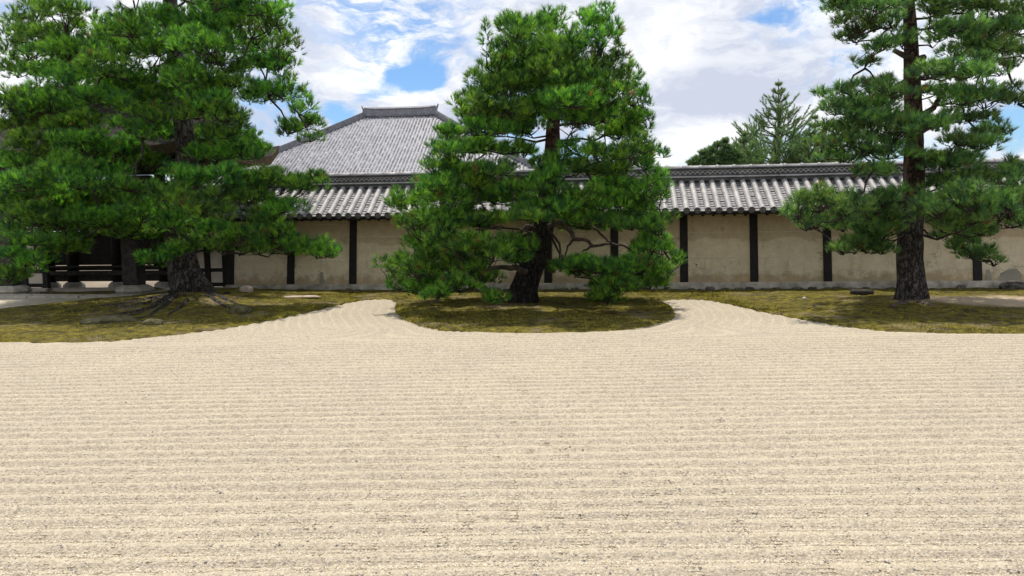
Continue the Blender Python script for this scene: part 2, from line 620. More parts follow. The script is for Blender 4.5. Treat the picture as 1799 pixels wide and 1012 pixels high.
MT = dict(
    gravel=make_gravel(), moss=make_moss(), blade=make_blade(),
    needle=make_needle('pine_needle', (0.024, 0.078, 0.034), (0.072, 0.188, 0.036), (0.210, 0.425, 0.048), 0.42),
    needle_soft=make_needle('pine_needle_soft', (0.044, 0.105, 0.056), (0.095, 0.195, 0.070), (0.21, 0.375, 0.090), 0.42),
    needle_far=make_needle('far_needle', (0.08, 0.15, 0.075), (0.13, 0.225, 0.10), (0.19, 0.30, 0.12), 0.35),
    needle_cedar=make_needle('cedar_spray', (0.05, 0.10, 0.05), (0.085, 0.155, 0.065), (0.13, 0.21, 0.085), 0.35),
    bark=make_bark('pine_bark', (0.010, 0.009, 0.008), (0.085, 0.075, 0.066), (0.19, 0.17, 0.15)),
    bark_right=make_bark('reddening_bark', (0.018, 0.014, 0.012), (0.115, 0.100, 0.090), (0.20, 0.178, 0.16), 8.0, (0.20, 0.12, 0.095)),
    bark_mid=make_bark('dark_reddening_bark', (0.008, 0.007, 0.006), (0.045, 0.039, 0.035), (0.08, 0.070, 0.062), 8.0, (0.16, 0.085, 0.065)),
    branch=simple('branch_bark', (0.014, 0.011, 0.010), (0.055, 0.043, 0.036), 9, 0.9, 0.8, 0.012, 45),
    bark_red=simple('dead_wood', (0.03, 0.021, 0.017), (0.11, 0.082, 0.068), 9, 0.9, 0.8, 0.012, 45),
    bark_far=simple('far_bark', (0.06, 0.05, 0.04), (0.16, 0.13, 0.10), 12, 0.9, 0.5, 0.01, 40),
    plaster=make_plaster(),
    wood=simple('dark_timber', (0.006, 0.005, 0.005), (0.018, 0.014, 0.012), 8, 0.7, 0.4, 0.004, 60),
    wood_grey=simple('weathered_timber', (0.016, 0.014, 0.013), (0.055, 0.049, 0.043), 9, 0.8, 0.5, 0.006, 50),
    stone=simple('granite', (0.30, 0.27, 0.22), (0.46, 0.42, 0.35), 9, 0.85, 0.4, 0.008, 70),
    stone_dark=simple('foot_stone', (0.035, 0.032, 0.028), (0.20, 0.18, 0.15), 7, 0.9, 0.6, 0.02, 40, obj_random=0.4),
    plinth=simple('plinth', (0.26, 0.225, 0.18), (0.55, 0.49, 0.405), 4.5, 0.9, 0.5, 0.02, 30),
    line=simple('white_line', (0.50, 0.46, 0.36), (0.66, 0.61, 0.49), 4, 0.9, 0.2, 0.004, 60),
    patch=simple('grey_patch', (0.25, 0.225, 0.175), (0.33, 0.295, 0.235), 7, 0.9, 0.3, 0.006, 60),
    white=simple('white_plaster', (0.50, 0.45, 0.36), (0.62, 0.56, 0.46), 4, 0.9, 0.2, 0.005, 50),
    earth=simple('earth', (0.16, 0.13, 0.09), (0.26, 0.21, 0.15), 0.4, 0.95, 0.5, 0.03, 12),
    sand=simple('sand', (0.40, 0.345, 0.26), (0.54, 0.475, 0.37), 5, 0.95, 0.5, 0.012, 90),
    thatch=simple('cypress_bark', (0.012, 0.010, 0.009), (0.040, 0.033, 0.027), 5, 0.9, 0.6, 0.02, 40),
    thatch_edge=simple('bark_edge', (0.06, 0.040, 0.022), (0.13, 0.088, 0.048), 10, 0.9, 0.6, 0.02, 60),
    tile=make_tile('round_tile', (0.25, 0.24, 0.24), (0.345, 0.33, 0.325), (0.45, 0.43, 0.41), 0.08),
    pan=make_tile('pan_tile', (0.13, 0.125, 0.135), (0.22, 0.215, 0.225), (0.34, 0.33, 0.335), 0.1),
    ridge=make_tile('ridge_tile', (0.05, 0.05, 0.055), (0.09, 0.09, 0.10), (0.17, 0.17, 0.18), 0.15),
    noshi=make_tile('noshi_tile', (0.26, 0.25, 0.24), (0.38, 0.36, 0.35), (0.5, 0.48, 0.46), 0.12),
    hall=make_tile('hall_tile', (0.15, 0.15, 0.17), (0.23, 0.23, 0.255), (0.34, 0.34, 0.37), 0.0, 0.45),
    hall_ridge=make_tile('hall_ridge', (0.11, 0.11, 0.125), (0.17, 0.17, 0.19), (0.26, 0.26, 0.29), 0.12, 0.5),
    rock=simple('mossy_rock', (0.050, 0.045, 0.016), (0.130, 0.115, 0.060), 8, 0.9, 0.8, 0.03, 18),
    rock_pink=simple('pale_rock', (0.36, 0.27, 0.21), (0.52, 0.42, 0.34), 9, 0.9, 0.5, 0.02, 40),
    grain=make_grain(),
    pebble=simple('dark_pebble', (0.12, 0.122, 0.13), (0.27, 0.27, 0.28), 60, 0.8, 0.3, 0.003, 200),
)

# ------------------------------------------------------------------ ground sheets
mb = MB()
mb.add([(-700, -60, -0.10), (700, -60, -0.10), (700, 1500, -0.10), (-700, 1500, -0.10)], [(0, 1, 2, 3)])
tag(mb.build('ground', MT['earth']), kind='structure')

# edge of the moss against the gravel, left to right, as ground points
FRONT = [(-420, 596), (-200, 600), (-60, 602), (60, 602), (130, 603), (200, 600), (300, 590), (400, 577), (480, 563), (560, 545), (610, 533),
         (645, 527), (686, 526), (695, 535), (694, 546), (702, 559), (732, 573), (772, 581), (850, 584), (960, 585),
         (1060, 582), (1120, 578), (1168, 568), (1191, 556), (1184, 545), (1169, 535), (1166, 529), (1180, 526.5),
         (1240, 527), (1290, 537), (1350, 551), (1420, 564), (1500, 577), (1560, 583), (1640, 586), (1799, 587), (1960, 586), (2300, 582), (3000, 574)]
BACK = [(-420, 566), (-200, 560), (-60, 552), (0, 546), (60, 538), (130, 534), (250, 531), (300, 524), (340, 515)]
fp = np.array([tuple(horizon_z_hit(*q))[:2] for q in FRONT])


def resample(p, step):
    d = np.r_[0, np.cumsum(np.hypot(*np.diff(p, axis=0).T))]
    s = np.arange(0, d[-1], step)
    # smooth Catmull-like: cubic through cumulative length using numpy only
    out = np.stack([np.interp(s, d, p[:, k]) for k in (0, 1)], 1)
    ker = np.ones(9) / 9.0
    pad = np.vstack([np.repeat(out[:1], 4, 0), out, np.repeat(out[-1:], 4, 0)])
    return np.stack([np.convolve(pad[:, k], ker, 'valid') for k in (0, 1)], 1)


edge = resample(fp, 0.07)
ed = np.gradient(edge, axis=0)
ed /= np.linalg.norm(ed, axis=1)[:, None]
nrm = np.stack([-ed[:, 1], ed[:, 0]], 1)
sarc = np.arange(len(edge)) * 0.07
edge_r = edge + nrm * ((fbm(sarc * 1.7, sarc * 0, 3) - 0.5) * 0.10 + (vnoise(sarc * 9, sarc * 0, 8) - 0.5) * 0.05)[:, None]

bl = np.array([tuple(horizon_z_hit(*q))[:2] for q in BACK])
bw = [wp(u, 0.20, 0) for u in (wall_u(360), wall_u(500), 0.0, 8.0, 13.0, 18.0)]
bpts = np.vstack([bl, [(p.x, p.y) for p in bw]])
# back point for each front point: monotone in arc length, by x
bx = np.maximum.accumulate(edge[:, 0])
bx = np.convolve(np.r_[np.repeat(bx[0], 12), bx, np.repeat(bx[-1], 12)], np.ones(25) / 25, 'valid')
bx = bx * 1.0
by = np.interp(bx, bpts[:, 0], bpts[:, 1])
back = np.stack([bx, by], 1)

TREES = dict(left=horizon_z_hit(338, 528), mid=horizon_z_hit(912, 541), right=horizon_z_hit(1603, 534))


def bank_z(x, y, d):
    """height of the moss bank, d = distance from its edge"""
    z = 0.055 * (1 - np.exp(-np.maximum(d, 0) / 0.12)) - 0.03
    for k, a, s in (('left', 0.20, 1.5), ('mid', 0.10, 1.2), ('right', 0.07, 1.2)):
        q = TREES[k]
        z = z + a * np.exp(-((x - q.x) ** 2 + (y - q.y) ** 2) / (2 * s * s)) * (1 - np.exp(-np.maximum(d, 0) / 0.6))
    z = z + (fbm(x * 1.3, y * 1.3, 5) - 0.5) * 0.07 * (1 - np.exp(-np.maximum(d, 0) / 0.4))
    z = z + (fbm(x * 6, y * 6, 21) - 0.5) * 0.05 * (1 - np.exp(-np.maximum(d, 0) / 0.1))
    return z


NJ = 46
tt = (np.linspace(0, 1, NJ) ** 1.5)[:, None, None]
gridp = edge_r[None] * (1 - tt) + back[None] * tt
bd = np.linalg.norm(gridp - edge_r[None], axis=2)
bz = bank_z(gridp[..., 0], gridp[..., 1], bd)
NI = len(edge_r)
vv = np.stack([gridp[..., 0], gridp[..., 1], bz], 2).reshape(-1, 3)
ii, jj = np.meshgrid(np.arange(NI - 1), np.arange(NJ - 1))
a = (jj * NI + ii).ravel()
ff = np.stack([a, a + 1, a + 1 + NI, a + NI], 1)
moss_o = link('moss_bank', np_mesh('moss_bank', vv, ff, True), MT['moss'])
tag(moss_o, kind='structure')


def bank_height(x, y):
    d2 = np.min(np.hypot(edge[:, 0] - x, edge[:, 1] - y))
    return float(bank_z(np.array(x), np.array(y), np.array(d2)))


# moss and short grass: tiny blades over the bank
def scatter_blades(n, hmin, hmax, wdt):
    i = rng.integers(0, NI - 1, n)
    j = rng.random(n) ** 1.3 * (NJ - 1.001)
    fi = rng.random(n)
    j0 = j.astype(int)
    fj = j - j0
    g3 = np.stack([gridp[..., 0], gridp[..., 1], bz], 2)
    p = ((g3[j0, i] * (1 - fi)[:, None] + g3[j0, i + 1] * fi[:, None]) * (1 - fj)[:, None]
         + (g3[j0 + 1, i] * (1 - fi)[:, None] + g3[j0 + 1, i + 1] * fi[:, None]) * fj[:, None])
    keep = (p[:, 0] > -14) & (p[:, 0] < 14)
    e = horizon_z_hit(1760, 533)
    dd = np.hypot((p[:, 0] - e.x) * 0.5, (p[:, 1] - e.y) * 0.85)
    keep &= (dd > 0.75 + 0.5 * rng.random(n)) & (fbm(p[:, 0] * 1.6, p[:, 1] * 1.6, 40) < 0.62 - 0.25 * rng.random(n))
    p = p[keep]
    n = len(p)
    an = rng.random(n) * 6.283
    s = np.stack([np.cos(an), np.sin(an), np.zeros(n)], 1) * wdt * (0.6 + 0.8 * rng.random(n))[:, None]
    tip = p + np.stack([rng.normal(0, 0.014, n), rng.normal(0, 0.014, n), hmin + (hmax - hmin) * rng.random(n) ** 2], 1)
    v = np.stack([p - s, p + s, tip], 1).reshape(-1, 3)
    return v


bv = np.vstack([scatter_blades(100000, 0.008, 0.035, 0.006), scatter_blades(16000, 0.02, 0.06, 0.004)])
bo = link('moss_tufts', np_mesh('moss_tufts', bv, np.arange(len(bv)).reshape(-1, 3)), MT['blade'])
tag(bo, 'yellow green moss and short grass on the bank under the pines', 'moss', kind='stuff')

# raked gravel: ridges run along the garden, and wrap round the ends of the middle island
x_ax = np.concatenate([np.arange(-22, -8, 0.25), np.arange(-8, -4.5, 0.12), np.arange(-4.5, -1.3, 0.045), np.arange(-1.3, 1.9, 0.12), np.arange(1.9, 4.9, 0.045), np.arange(4.9, 8, 0.12), np.arange(8, 22.1, 0.25)])
y_ax = np.concatenate([np.arange(-3, 3.0, 0.10), np.arange(3.0, 8.0, 0.0165), np.arange(8.0, 18.5, 0.026)])
GX, GY = np.meshgrid(x_ax, y_ax)
isl = edge[(edge[:, 0] > fp[12, 0] - 0.1) & (edge[:, 0] < fp[26, 0] + 0.25)]
mid = (np.arange(len(edge)) >= np.argmin(np.hypot(*(edge - fp[12]).T))) & (np.arange(len(edge)) <= np.argmin(np.hypot(*(edge - fp[27]).T)))
isl = edge[mid]
YF = float(isl[:, 1].min())
DC = np.full(GX.shape, 9.0)
far = (GY > YF - 2.5) & (np.abs(GX - 0.3) < 7)
pts = np.stack([GX[far], GY[far]], 1)
best = np.full(len(pts), 1e9)
for k in range(0, len(isl), 2):
    best = np.minimum(best, (pts[:, 0] - isl[k, 0]) ** 2 + (pts[:, 1] - isl[k, 1]) ** 2)
DC[far] = np.sqrt(best)
lin = YF - GY
wgt = np.clip((0.9 - lin) / 1.6, 0, 1)
wgt = wgt * wgt * (3 - 2 * wgt) * np.clip((5.8 - DC) / 3.0, 0, 1)
wob = (fbm(GX * 0.35, GY * 0.9, 2) - 0.5) * 0.10 + (vnoise(GX * 1.6, GY * 2.2, 9) - 0.5) * 0.025
SP = 0.182
phase = ((1 - wgt) * lin + wgt * DC + wob) / SP
fr = phase - np.floor(phase)
prof = np.where(fr < 0.62, np.sin(np.pi * fr / 0.62 / 2) ** 1.4, np.cos(np.pi * (fr - 0.62) / 0.38 / 2) ** 1.2)
rowid = np.floor(phase).astype(int)
amp = 0.031 * (0.8 + 0.4 * vnoise(GX * 0.5, rowid * 3.7, 31)) * (1 - 0.30 * np.clip((GY - 8.5) / 4.0, 0, 1))
GZ = amp * (prof - 0.5) + (fbm(GX * 9, GY * 9, 61, 3) - 0.5) * 0.012 + rng.normal(0, 0.0014, GX.shape)
# the gravel dips away under the moss bank
near_b = (GY > 10.0)
pb = np.stack([GX[near_b], GY[near_b]], 1)
bb_, sg_ = np.full(len(pb), 1e9), np.zeros(len(pb))
for k in range(0, len(edge), 2):
    dx_, dy_ = pb[:, 0] - edge[k, 0], pb[:, 1] - edge[k, 1]
    q_ = dx_ * dx_ + dy_ * dy_
    m_ = q_ < bb_
    bb_[m_] = q_[m_]
    sg_[m_] = (dx_ * nrm[k, 0] + dy_ * nrm[k, 1])[m_]
inside = np.sqrt(bb_) * np.sign(sg_)
GZ[near_b] = np.where(inside > 0.05, -0.05 - 0.05 * np.clip(inside, 0, 1), GZ[near_b] * np.clip(0.5 - inside / 0.2, 0.5, 1))
gv = np.stack([GX, GY, GZ], 2).reshape(-1, 3)
NX, NY = len(x_ax), len(y_ax)
ii, jj = np.meshgrid(np.arange(NX - 1), np.arange(NY - 1))
a = (jj * NX + ii).ravel()
gme = np_mesh('raked_gravel', gv, np.stack([a, a + 1, a + 1 + NX, a + NX], 1), True)
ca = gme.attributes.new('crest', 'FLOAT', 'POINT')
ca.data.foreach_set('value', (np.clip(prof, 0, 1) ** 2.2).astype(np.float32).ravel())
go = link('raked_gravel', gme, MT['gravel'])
tag(go, kind='structure')


def gravel_z(x, y):
    i = np.clip(np.searchsorted(x_ax, x) - 1, 0, NX - 1)
    j = np.clip(np.searchsorted(y_ax, y) - 1, 0, NY - 1)
    return GZ[j, i]


# loose grains: dark and pale pebbles lying on the raked surface
OCT_V = np.array([(1, 0, 0), (-1, 0, 0), (0, 1, 0), (0, -1, 0), (0, 0, 1), (0, 0, -1)], float)
OCT_F = np.array([(0, 2, 4), (2, 1, 4), (1, 3, 4), (3, 0, 4), (2, 0, 5), (1, 2, 5), (3, 1, 5), (0, 3, 5)])


def pebbles(name, n, ymin, ymax, smin, smax, mat, label, pw=1.6):
    y = ymin + (ymax - ymin) * rng.random(n) ** pw
    x = (rng.random(n) - 0.5) * 2 * (y * 0.68 + 0.3)
    s = smin + (smax - smin) * rng.random(n) ** 2
    an = rng.random(n) * 6.283
    sc = np.stack([s * (0.8 + 0.6 * rng.random(n)), s * (0.7 + 0.5 * rng.random(n)), s * (0.45 + 0.4 * rng.random(n))], 1)
    v = OCT_V[None] * sc[:, None] * (0.8 + 0.4 * rng.random((n, 6, 1)))
    c, sn = np.cos(an)[:, None], np.sin(an)[:, None]
    vx = v[..., 0] * c - v[..., 1] * sn
    vy = v[..., 0] * sn + v[..., 1] * c
    z = gravel_z(x, y) + s * 0.25
    v = np.stack([vx + x[:, None], vy + y[:, None], v[..., 2] + z[:, None]], 2)
    f = OCT_F[None] + (np.arange(n) * 6)[:, None, None]
    o = link(name, np_mesh(name, v.reshape(-1, 3), f.reshape(-1, 3)), mat)
    return tag(o, label, 'pebbles', kind='stuff')


pebbles('dark_pebbles', 900, 3.2, 12.0, 0.004, 0.010, MT['pebble'], 'dark grey pebbles strewn over the pale raked gravel')

# the nearest ridges are heaped from separate stones
def stone_grains(n):
    y = 3.1 + 7.4 * rng.random(n) ** 1.9
    x = (rng.random(n) - 0.5) * 2 * (y * 0.70 + 0.3)
    ii_ = np.clip(np.searchsorted(x_ax, x) - 1, 0, NX - 1)
    jj_ = np.clip(np.searchsorted(y_ax, y) - 1, 0, NY - 1)
    keep = prof[jj_, ii_] < 0.80 + 0.25 * rng.random(n)
    x, y = x[keep], y[keep]
    n = len(x)
    z = gravel_z(x, y)
    base_me = bpy.data.meshes.new('gravel_grains')
    base_me.vertices.add(n)
    size = (0.0032 + 0.0036 * rng.random(n) ** 1.7) * (1 + (0.35 * (1 - np.clip((z + 0.012) / 0.024, 0, 1))))
    base_me.vertices.foreach_set('co', np.stack([x, y, z - size * 0.12], 1).astype(np.float32).ravel())
    for nm, val in (('size', size),):
        a_ = base_me.attributes.new(nm, 'FLOAT', 'POINT')
        a_.data.foreach_set('value', val.astype(np.float32))
    o = link('gravel_grains', base_me)
    b_ = MB()
    ico_v = [(0, 0, .62), (.8, .1, .25), (.2, .78, .22), (-.7, .45, .25), (-.6, -.55, .2), (.25, -.8, .27), (.75, .5, -.3), (-.2, .85, -.3), (-.9, 0, -.28), (-.25, -.8, -.3), (.7, -.5, -.28), (0, 0, -.6)]
    ico_f = [(0, 1, 2), (0, 2, 3), (0, 3, 4), (0, 4, 5), (0, 5, 1), (1, 6, 2), (2, 7, 3), (3, 8, 4), (4, 9, 5), (5, 10, 1),
             (2, 6, 7), (3, 7, 8), (4, 8, 9), (5, 9, 10), (1, 10, 6), (11, 7, 6), (11, 8, 7), (11, 9, 8), (11, 10, 9), (11, 6, 10)]
    b_.add(ico_v, ico_f)
    ico = b_.mesh('grain', True)
    ico.materials.append(MT['grain'])
    src = bpy.data.objects.new('grain_source', ico)      # only referenced by the modifier, never linked to the scene
    ng = bpy.data.node_groups.new('grains', 'GeometryNodeTree')
    ng.interface.new_socket('Geometry', in_out='INPUT', socket_type='NodeSocketGeometry')
    ng.interface.new_socket('Geometry', in_out='OUTPUT', socket_type='NodeSocketGeometry')
    gi, go_ = ng.nodes.new('NodeGroupInput'), ng.nodes.new('NodeGroupOutput')
    m2p = ng.nodes.new('GeometryNodeMeshToPoints')
    iop = ng.nodes.new('GeometryNodeInstanceOnPoints')
    oi = ng.nodes.new('GeometryNodeObjectInfo')
    oi.inputs['Object'].default_value = src
    na = ng.nodes.new('GeometryNodeInputNamedAttribute')
    na.data_type = 'FLOAT'
    na.inputs['Name'].default_value = 'size'
    rv = ng.nodes.new('FunctionNodeRandomValue')
    rv.data_type = 'FLOAT_VECTOR'
    rv.inputs[0].default_value = (-0.5, -0.5, 0)
    rv.inputs[1].default_value = (0.5, 0.5, 6.28)
    ng.links.new(gi.outputs[0], m2p.inputs['Mesh'])
    ng.links.new(m2p.outputs[0], iop.inputs['Points'])
    ng.links.new(oi.outputs['Geometry'], iop.inputs['Instance'])
    ng.links.new(rv.outputs[0], iop.inputs['Rotation'])
    ng.links.new(na.outputs[0], iop.inputs['Scale'])
    ng.links.new(iop.outputs[0], go_.inputs[0])
    md = o.modifiers.new('grains', 'NODES')
    md.node_group = ng
    tag(o, 'small pale and grey gravel stones heaped along the nearest raked ridges', 'gravel', kind='stuff')


stone_grains(430000)

# sandy path and forecourt in front of the gate, far left
mb = MB()
pp = [horizon_z_hit(-500, 580), horizon_z_hit(-60, 556), horizon_z_hit(60, 541), horizon_z_hit(300, 530), horizon_z_hit(345, 512), wp(wall_u(360), -1.5, 0), wp(wall_u(-500), -1.5, 0)]
mb.add([(p.x, p.y, 0.008) for p in pp], [tuple(range(len(pp)))])
tag(mb.build('sand_path', MT['sand']), kind='structure')
mb = MB()
q = [horizon_z_hit(-300, 521), horizon_z_hit(60, 521), horizon_z_hit(240, 520.5), horizon_z_hit(300, 510), horizon_z_hit(270, 505), horizon_z_hit(200, 511), horizon_z_hit(120, 513.5), horizon_z_hit(60, 511), horizon_z_hit(-300, 512)]
mb.add([(p.x, p.y, 0.014) for p in q], [tuple(range(len(q)))])
tag(mb.build('moss_strip', MT['moss']), kind='structure')

# kerb of long cut stones along the path
kerb = empty('kerb', horizon_z_hit(120, 523), 'low kerb of long pale cut stones bending beside the sandy path', 'kerb')
kpts = [horizon_z_hit(x, y) for x, y in ((-180, 522), (-60, 522.2), (60, 522.4), (150, 522.8), (240, 523), (300, 512.5))]
for i in range(5):
    for off, hh in ((0.0, 0.07), (-0.17, 0.05)):
        b = MB()
        A, B = kpts[i], kpts[i + 1]
        t = (B - A).normalized()
        s = Vector((-t.y, t.x, 0))
        A2, B2 = A + t * 0.012 - s * -off, B - t * 0.012 - s * -off
        b.bar(A2 + Vector((0, 0, hh / 2)), B2 + Vector((0, 0, hh / 2)), 0.13, hh + 0.02)
        o = bevel(b.build('kerb_stone', MT['stone'], kerb), 0.012)
        o.matrix_parent_inverse = Matrix.Translation(-kerb.location)

# ------------------------------------------------------------------ the earthen wall
U_L, U_R = wall_u(398), 19.0
BAT = math.tan(R(7.5))
PL_T, EAVE_Z = 0.18, 1.93
wall = empty('plaster_wall', (W0.x, W0.y, 0), 'long tan plaster wall with dark posts under a grey tiled roof', 'wall', rz=-PSI)
# local frame of the wall: +x along, -y to the garden


def L(u, v, z):
    return (u, -v, z)


b = MB()
b.hexa([L(U_L, 0.16, -0.12), L(U_R, 0.16, -0.12), L(U_R, -1.35, -0.12), L(U_L, -1.35, -0.12),
        L(U_L, 0.11, PL_T), L(U_R, 0.11, PL_T), L(U_R, -1.3, PL_T), L(U_L, -1.3, PL_T)])
bevel(b.build('plinth', MT['plinth'], wall), 0.03, 2)


def face_v(z):
    return -(z - PL_T) * BAT


posts = [wall_u(px) for px in (405, 511, 620, 734, 848, 963, 1080, 1202, 1325, 1454, 1586, 1717, 1852, 1990, 2130, 2275, 2425)]
posts = [u for u in posts if U_L + 0.02 < u + 0.1 and u < U_R]
bm_post = MB()
pw, pd = 0.095, 0.045
z0, z1 = PL_T + 0.002, 1.86
bm_post.hexa([L(-pw, pd + face_v(z0), z0), L(pw, pd + face_v(z0), z0), L(pw, -0.12 + face_v(z0), z0), L(-pw, -0.12 + face_v(z0), z0),
              L(-pw * 0.95, pd + face_v(z1), z1), L(pw * 0.95, pd + face_v(z1), z1), L(pw * 0.95, -0.12 + face_v(z1), z1), L(-pw * 0.95, -0.12 + face_v(z1), z1)])
post_me = bm_post.mesh('post')
for u in posts:
    bevel(link('post', post_me, MT['wood'], wall, (u, 0, 0)), 0.008)
# plaster panels, one per bay, with five faint white lines
bays = sorted([U_L - 0.0] + [u for u in posts])
line_z = [0.46, 0.76, 1.06, 1.37, 1.70]
for i, u in enumerate(bays):
    ue = bays[i + 1] if i + 1 < len(bays) else U_R
    if ue - u < 0.25:
        continue
    b = MB()
    nu, nz = 8, 10
    vs, fs = [], []
    for jz in range(nz + 1):
        z = PL_T - 0.01 + (1.97 - PL_T) * jz / nz
        for iu in range(nu + 1):
            uu = u + (ue - u) * iu / nu
            vs.append(L(uu, face_v(z) + 0.012 * (float(vnoise(uu * 2.1, z * 2.3, 77)) - 0.5), z))
    for jz in range(nz):
        for iu in range(nu):
            k = jz * (nu + 1) + iu
            fs.append((k, k + 1, k + nu + 2, k + nu + 1))
    b.add(vs, fs)
    b.build('plaster_panel', MT['plaster'], wall, True)
    for li, z in enumerate(line_z):
        # weathered: some lines survive only in part
        a0, a1 = 0.10, ue - u - 0.10
        if random.random() < 0.35:
            c0 = a0 + (a1 - a0) * random.random() * 0.6
            a0, a1 = c0, min(a1, c0 + (a1 - a0) * random.uniform(0.25, 0.8))
        b = MB()
        hh = 0.0075
        v0, v1 = face_v(z - hh) + 0.009, face_v(z + hh) + 0.009
        zo = random.uniform(-0.006, 0.006)
        b.hexa([L(u + a0, v0, z - hh), L(u + a1, v0, z - hh + zo), L(u + a1, v0 - 0.03, z - hh + zo), L(u + a0, v0 - 0.03, z - hh),
                L(u + a0, v1, z + hh), L(u + a1, v1, z + hh + zo), L(u + a1, v1 - 0.03, z + hh + zo), L(u + a0, v1 - 0.03, z + hh)])
        b.build('white_line', MT['line'], wall)
# solid core behind the panels
b = MB()
zt = 2.45
b.hexa([L(U_L, face_v(PL_T) - 0.03, PL_T - 0.01), L(U_R, face_v(PL_T) - 0.03, PL_T - 0.01), L(U_R, -1.2, PL_T - 0.01), L(U_L, -1.2, PL_T - 0.01),
        L(U_L, face_v(1.97) - 0.03, 1.97), L(U_R, face_v(1.97) - 0.03, 1.97), L(U_R, -1.0, 1.97), L(U_L, -1.0, 1.97)])
b.build('wall_core', MT['plaster'], wall)
# repairs in greyer plaster low on the wall
for px, py, ww, hh, pts in ((1775, 482, 0.5, 0.27, ((-.5, 0), (.5, 0), (.5, .55), (.28, 1), (-.05, .92), (-.42, .6))),
                            (1736, 484, 0.18, 0.25, ((-.4, 0), (.5, 0), (.42, .4), (.2, 1), (-.2, 1), (-.3, .5))),
                            (565, 487, 0.16, 0.3, ((-.4, 0), (.5, 0), (.3, .5), (.2, 1), (-.3, 1), (-.4, .4)))):
    u = wall_u(px, py)
    b = MB()
    vs, n = [], len(pts)
    for dv in (0.010, -0.02):
        for x, z in pts:
            zz = PL_T + 0.004 + z * hh
            vs.append(L(u + x * ww, face_v(zz) + dv, zz))
    b.add(vs, [tuple(range(n)), tuple(range(2 * n - 1, n - 1, -1))] + [(i, i + n, (i + 1) % n + n, (i + 1) % n) for i in range(n)])
    b.build('plaster_patch', MT['patch'], wall)
# dark stones along the foot
stone_meshes = []
for k in range(6):
    b = MB()
    w2, d2, h2 = random.uniform(0.10, 0.17), random.uniform(0.06, 0.10), random.uniform(0.05, 0.085)
    ring0 = [L(math.cos(t_) * w2 * random.uniform(.85, 1.1), math.sin(t_) * d2 * random.uniform(.8, 1.1), -0.06) for t_ in [i * math.pi / 4 for i in range(8)]]
    ring1 = [(x * .97, y * .97, h2 * random.uniform(.5, .8)) for x, y, _ in ring0]
    ring2 = [(x * .6, y * .6, h2 * random.uniform(.9, 1.1)) for x, y, _ in ring0]
    b.add(ring0 + ring1 + ring2, [(i, (i + 1) % 8, 8 + (i + 1) % 8, 8 + i) for i in range(8)] + [(8 + i, 8 + (i + 1) % 8, 16 + (i + 1) % 8, 16 + i) for i in range(8)] + [tuple(range(16, 24))])
    stone_meshes.append(b.mesh('foot_stone'))
u = U_L + 0.1
while u < 14.5:
    k = random.randrange(6)
    o = link('foot_stone', stone_meshes[k], MT['stone_dark'], wall, L(u, 0.26 + random.uniform(-.03, .03), -0.01 + random.uniform(-.02, .02)), (0, 0, random.uniform(-.15, .15) + math.pi * random.randrange(2)))
    o.scale = (1, 1, random.uniform(0.7, 1.25))
    u += random.uniform(0.21, 0.36)

# ---- roof of the wall
V_E, V_R = 0.47, -0.78                 # eave and ridge line, v
Z_E, Z_R = 1.90, 2.66
slope = math.atan2(Z_R - Z_E, V_E - V_R)
SL = math.hypot(Z_R - Z_E, V_E - V_R)
roof = link('roof', (lambda b: (b.hexa([L(U_L - .15, V_E - 0.04, Z_E - 0.11), L(U_R, V_E - 0.04, Z_E - 0.11), L(U_R, V_R, Z_R - 0.12), L(U_L - .15, V_R, Z_R - 0.12),
                                        L(U_L - .15, V_E - 0.04, Z_E - 0.045), L(U_R, V_E - 0.04, Z_E - 0.045), L(U_R, V_R, Z_R - 0.05), L(U_L - .15, V_R, Z_R - 0.05)]),
                                b.hexa([L(U_L - .15, V_R, Z_R - 0.12), L(U_R, V_R, Z_R - 0.12), L(U_R, 2 * V_R - V_E, Z_E - 0.11), L(U_L - .15, 2 * V_R - V_E, Z_E - 0.11),
                                        L(U_L - .15, V_R, Z_R - 0.05), L(U_R, V_R, Z_R - 0.05), L(U_R, 2 * V_R - V_E, Z_E - 0.045), L(U_L - .15, 2 * V_R - V_E, Z_E - 0.045)]), b.mesh('roof'))[-1])(MB()), MT['wood'], wall)


def sag(u):
    return 0.018 * (float(vnoise(u * 0.33, 0.5, 15)) - 0.5) * 2


def roof_pt(u, s, off):
    """point on the garden slope: s up from the eave, off above the slope"""
    return L(u, V_E - s * math.cos(slope) + off * math.sin(slope), Z_E + s * math.sin(slope) + off * math.cos(slope) + sag(u))


ROW = 0.247
rows = []
u = U_L + 0.0
while u < U_R:
    rows.append(u)
    u += ROW
# round cover tiles: half pipe, narrow end tucked under the next
TL = SL / 4 + 0.02


def cover_mesh(r0=0.0715, r1=0.0708, th=0.012, n=10, ln=TL):
    """outer shell, then the lip at the lower end with corners of its own so that the shell shades evenly"""
    b = MB()
    cs = [(-math.cos(math.pi * k / n), math.sin(math.pi * k / n)) for k in range(n + 1)]
    vs = [(c * r, s, q * r) for s, r in ((0, r0), (ln, r1)) for c, q in cs]
    b.add(vs, [(k, k + 1, n + 2 + k, n + 1 + k) for k in range(n)])
    vs = [(c * r, s, q * r) for s, r in ((0, r0), (0, r0 - th), (ln * 0.98, r0 - th)) for c, q in cs]
    b.add(vs, [(k + 1, k, n + 1 + k, n + 2 + k) for k in range(n)] + [(n + 2 + k, n + 1 + k, 2 * n + 2 + k, 2 * n + 3 + k) for k in range(n)])
    return b


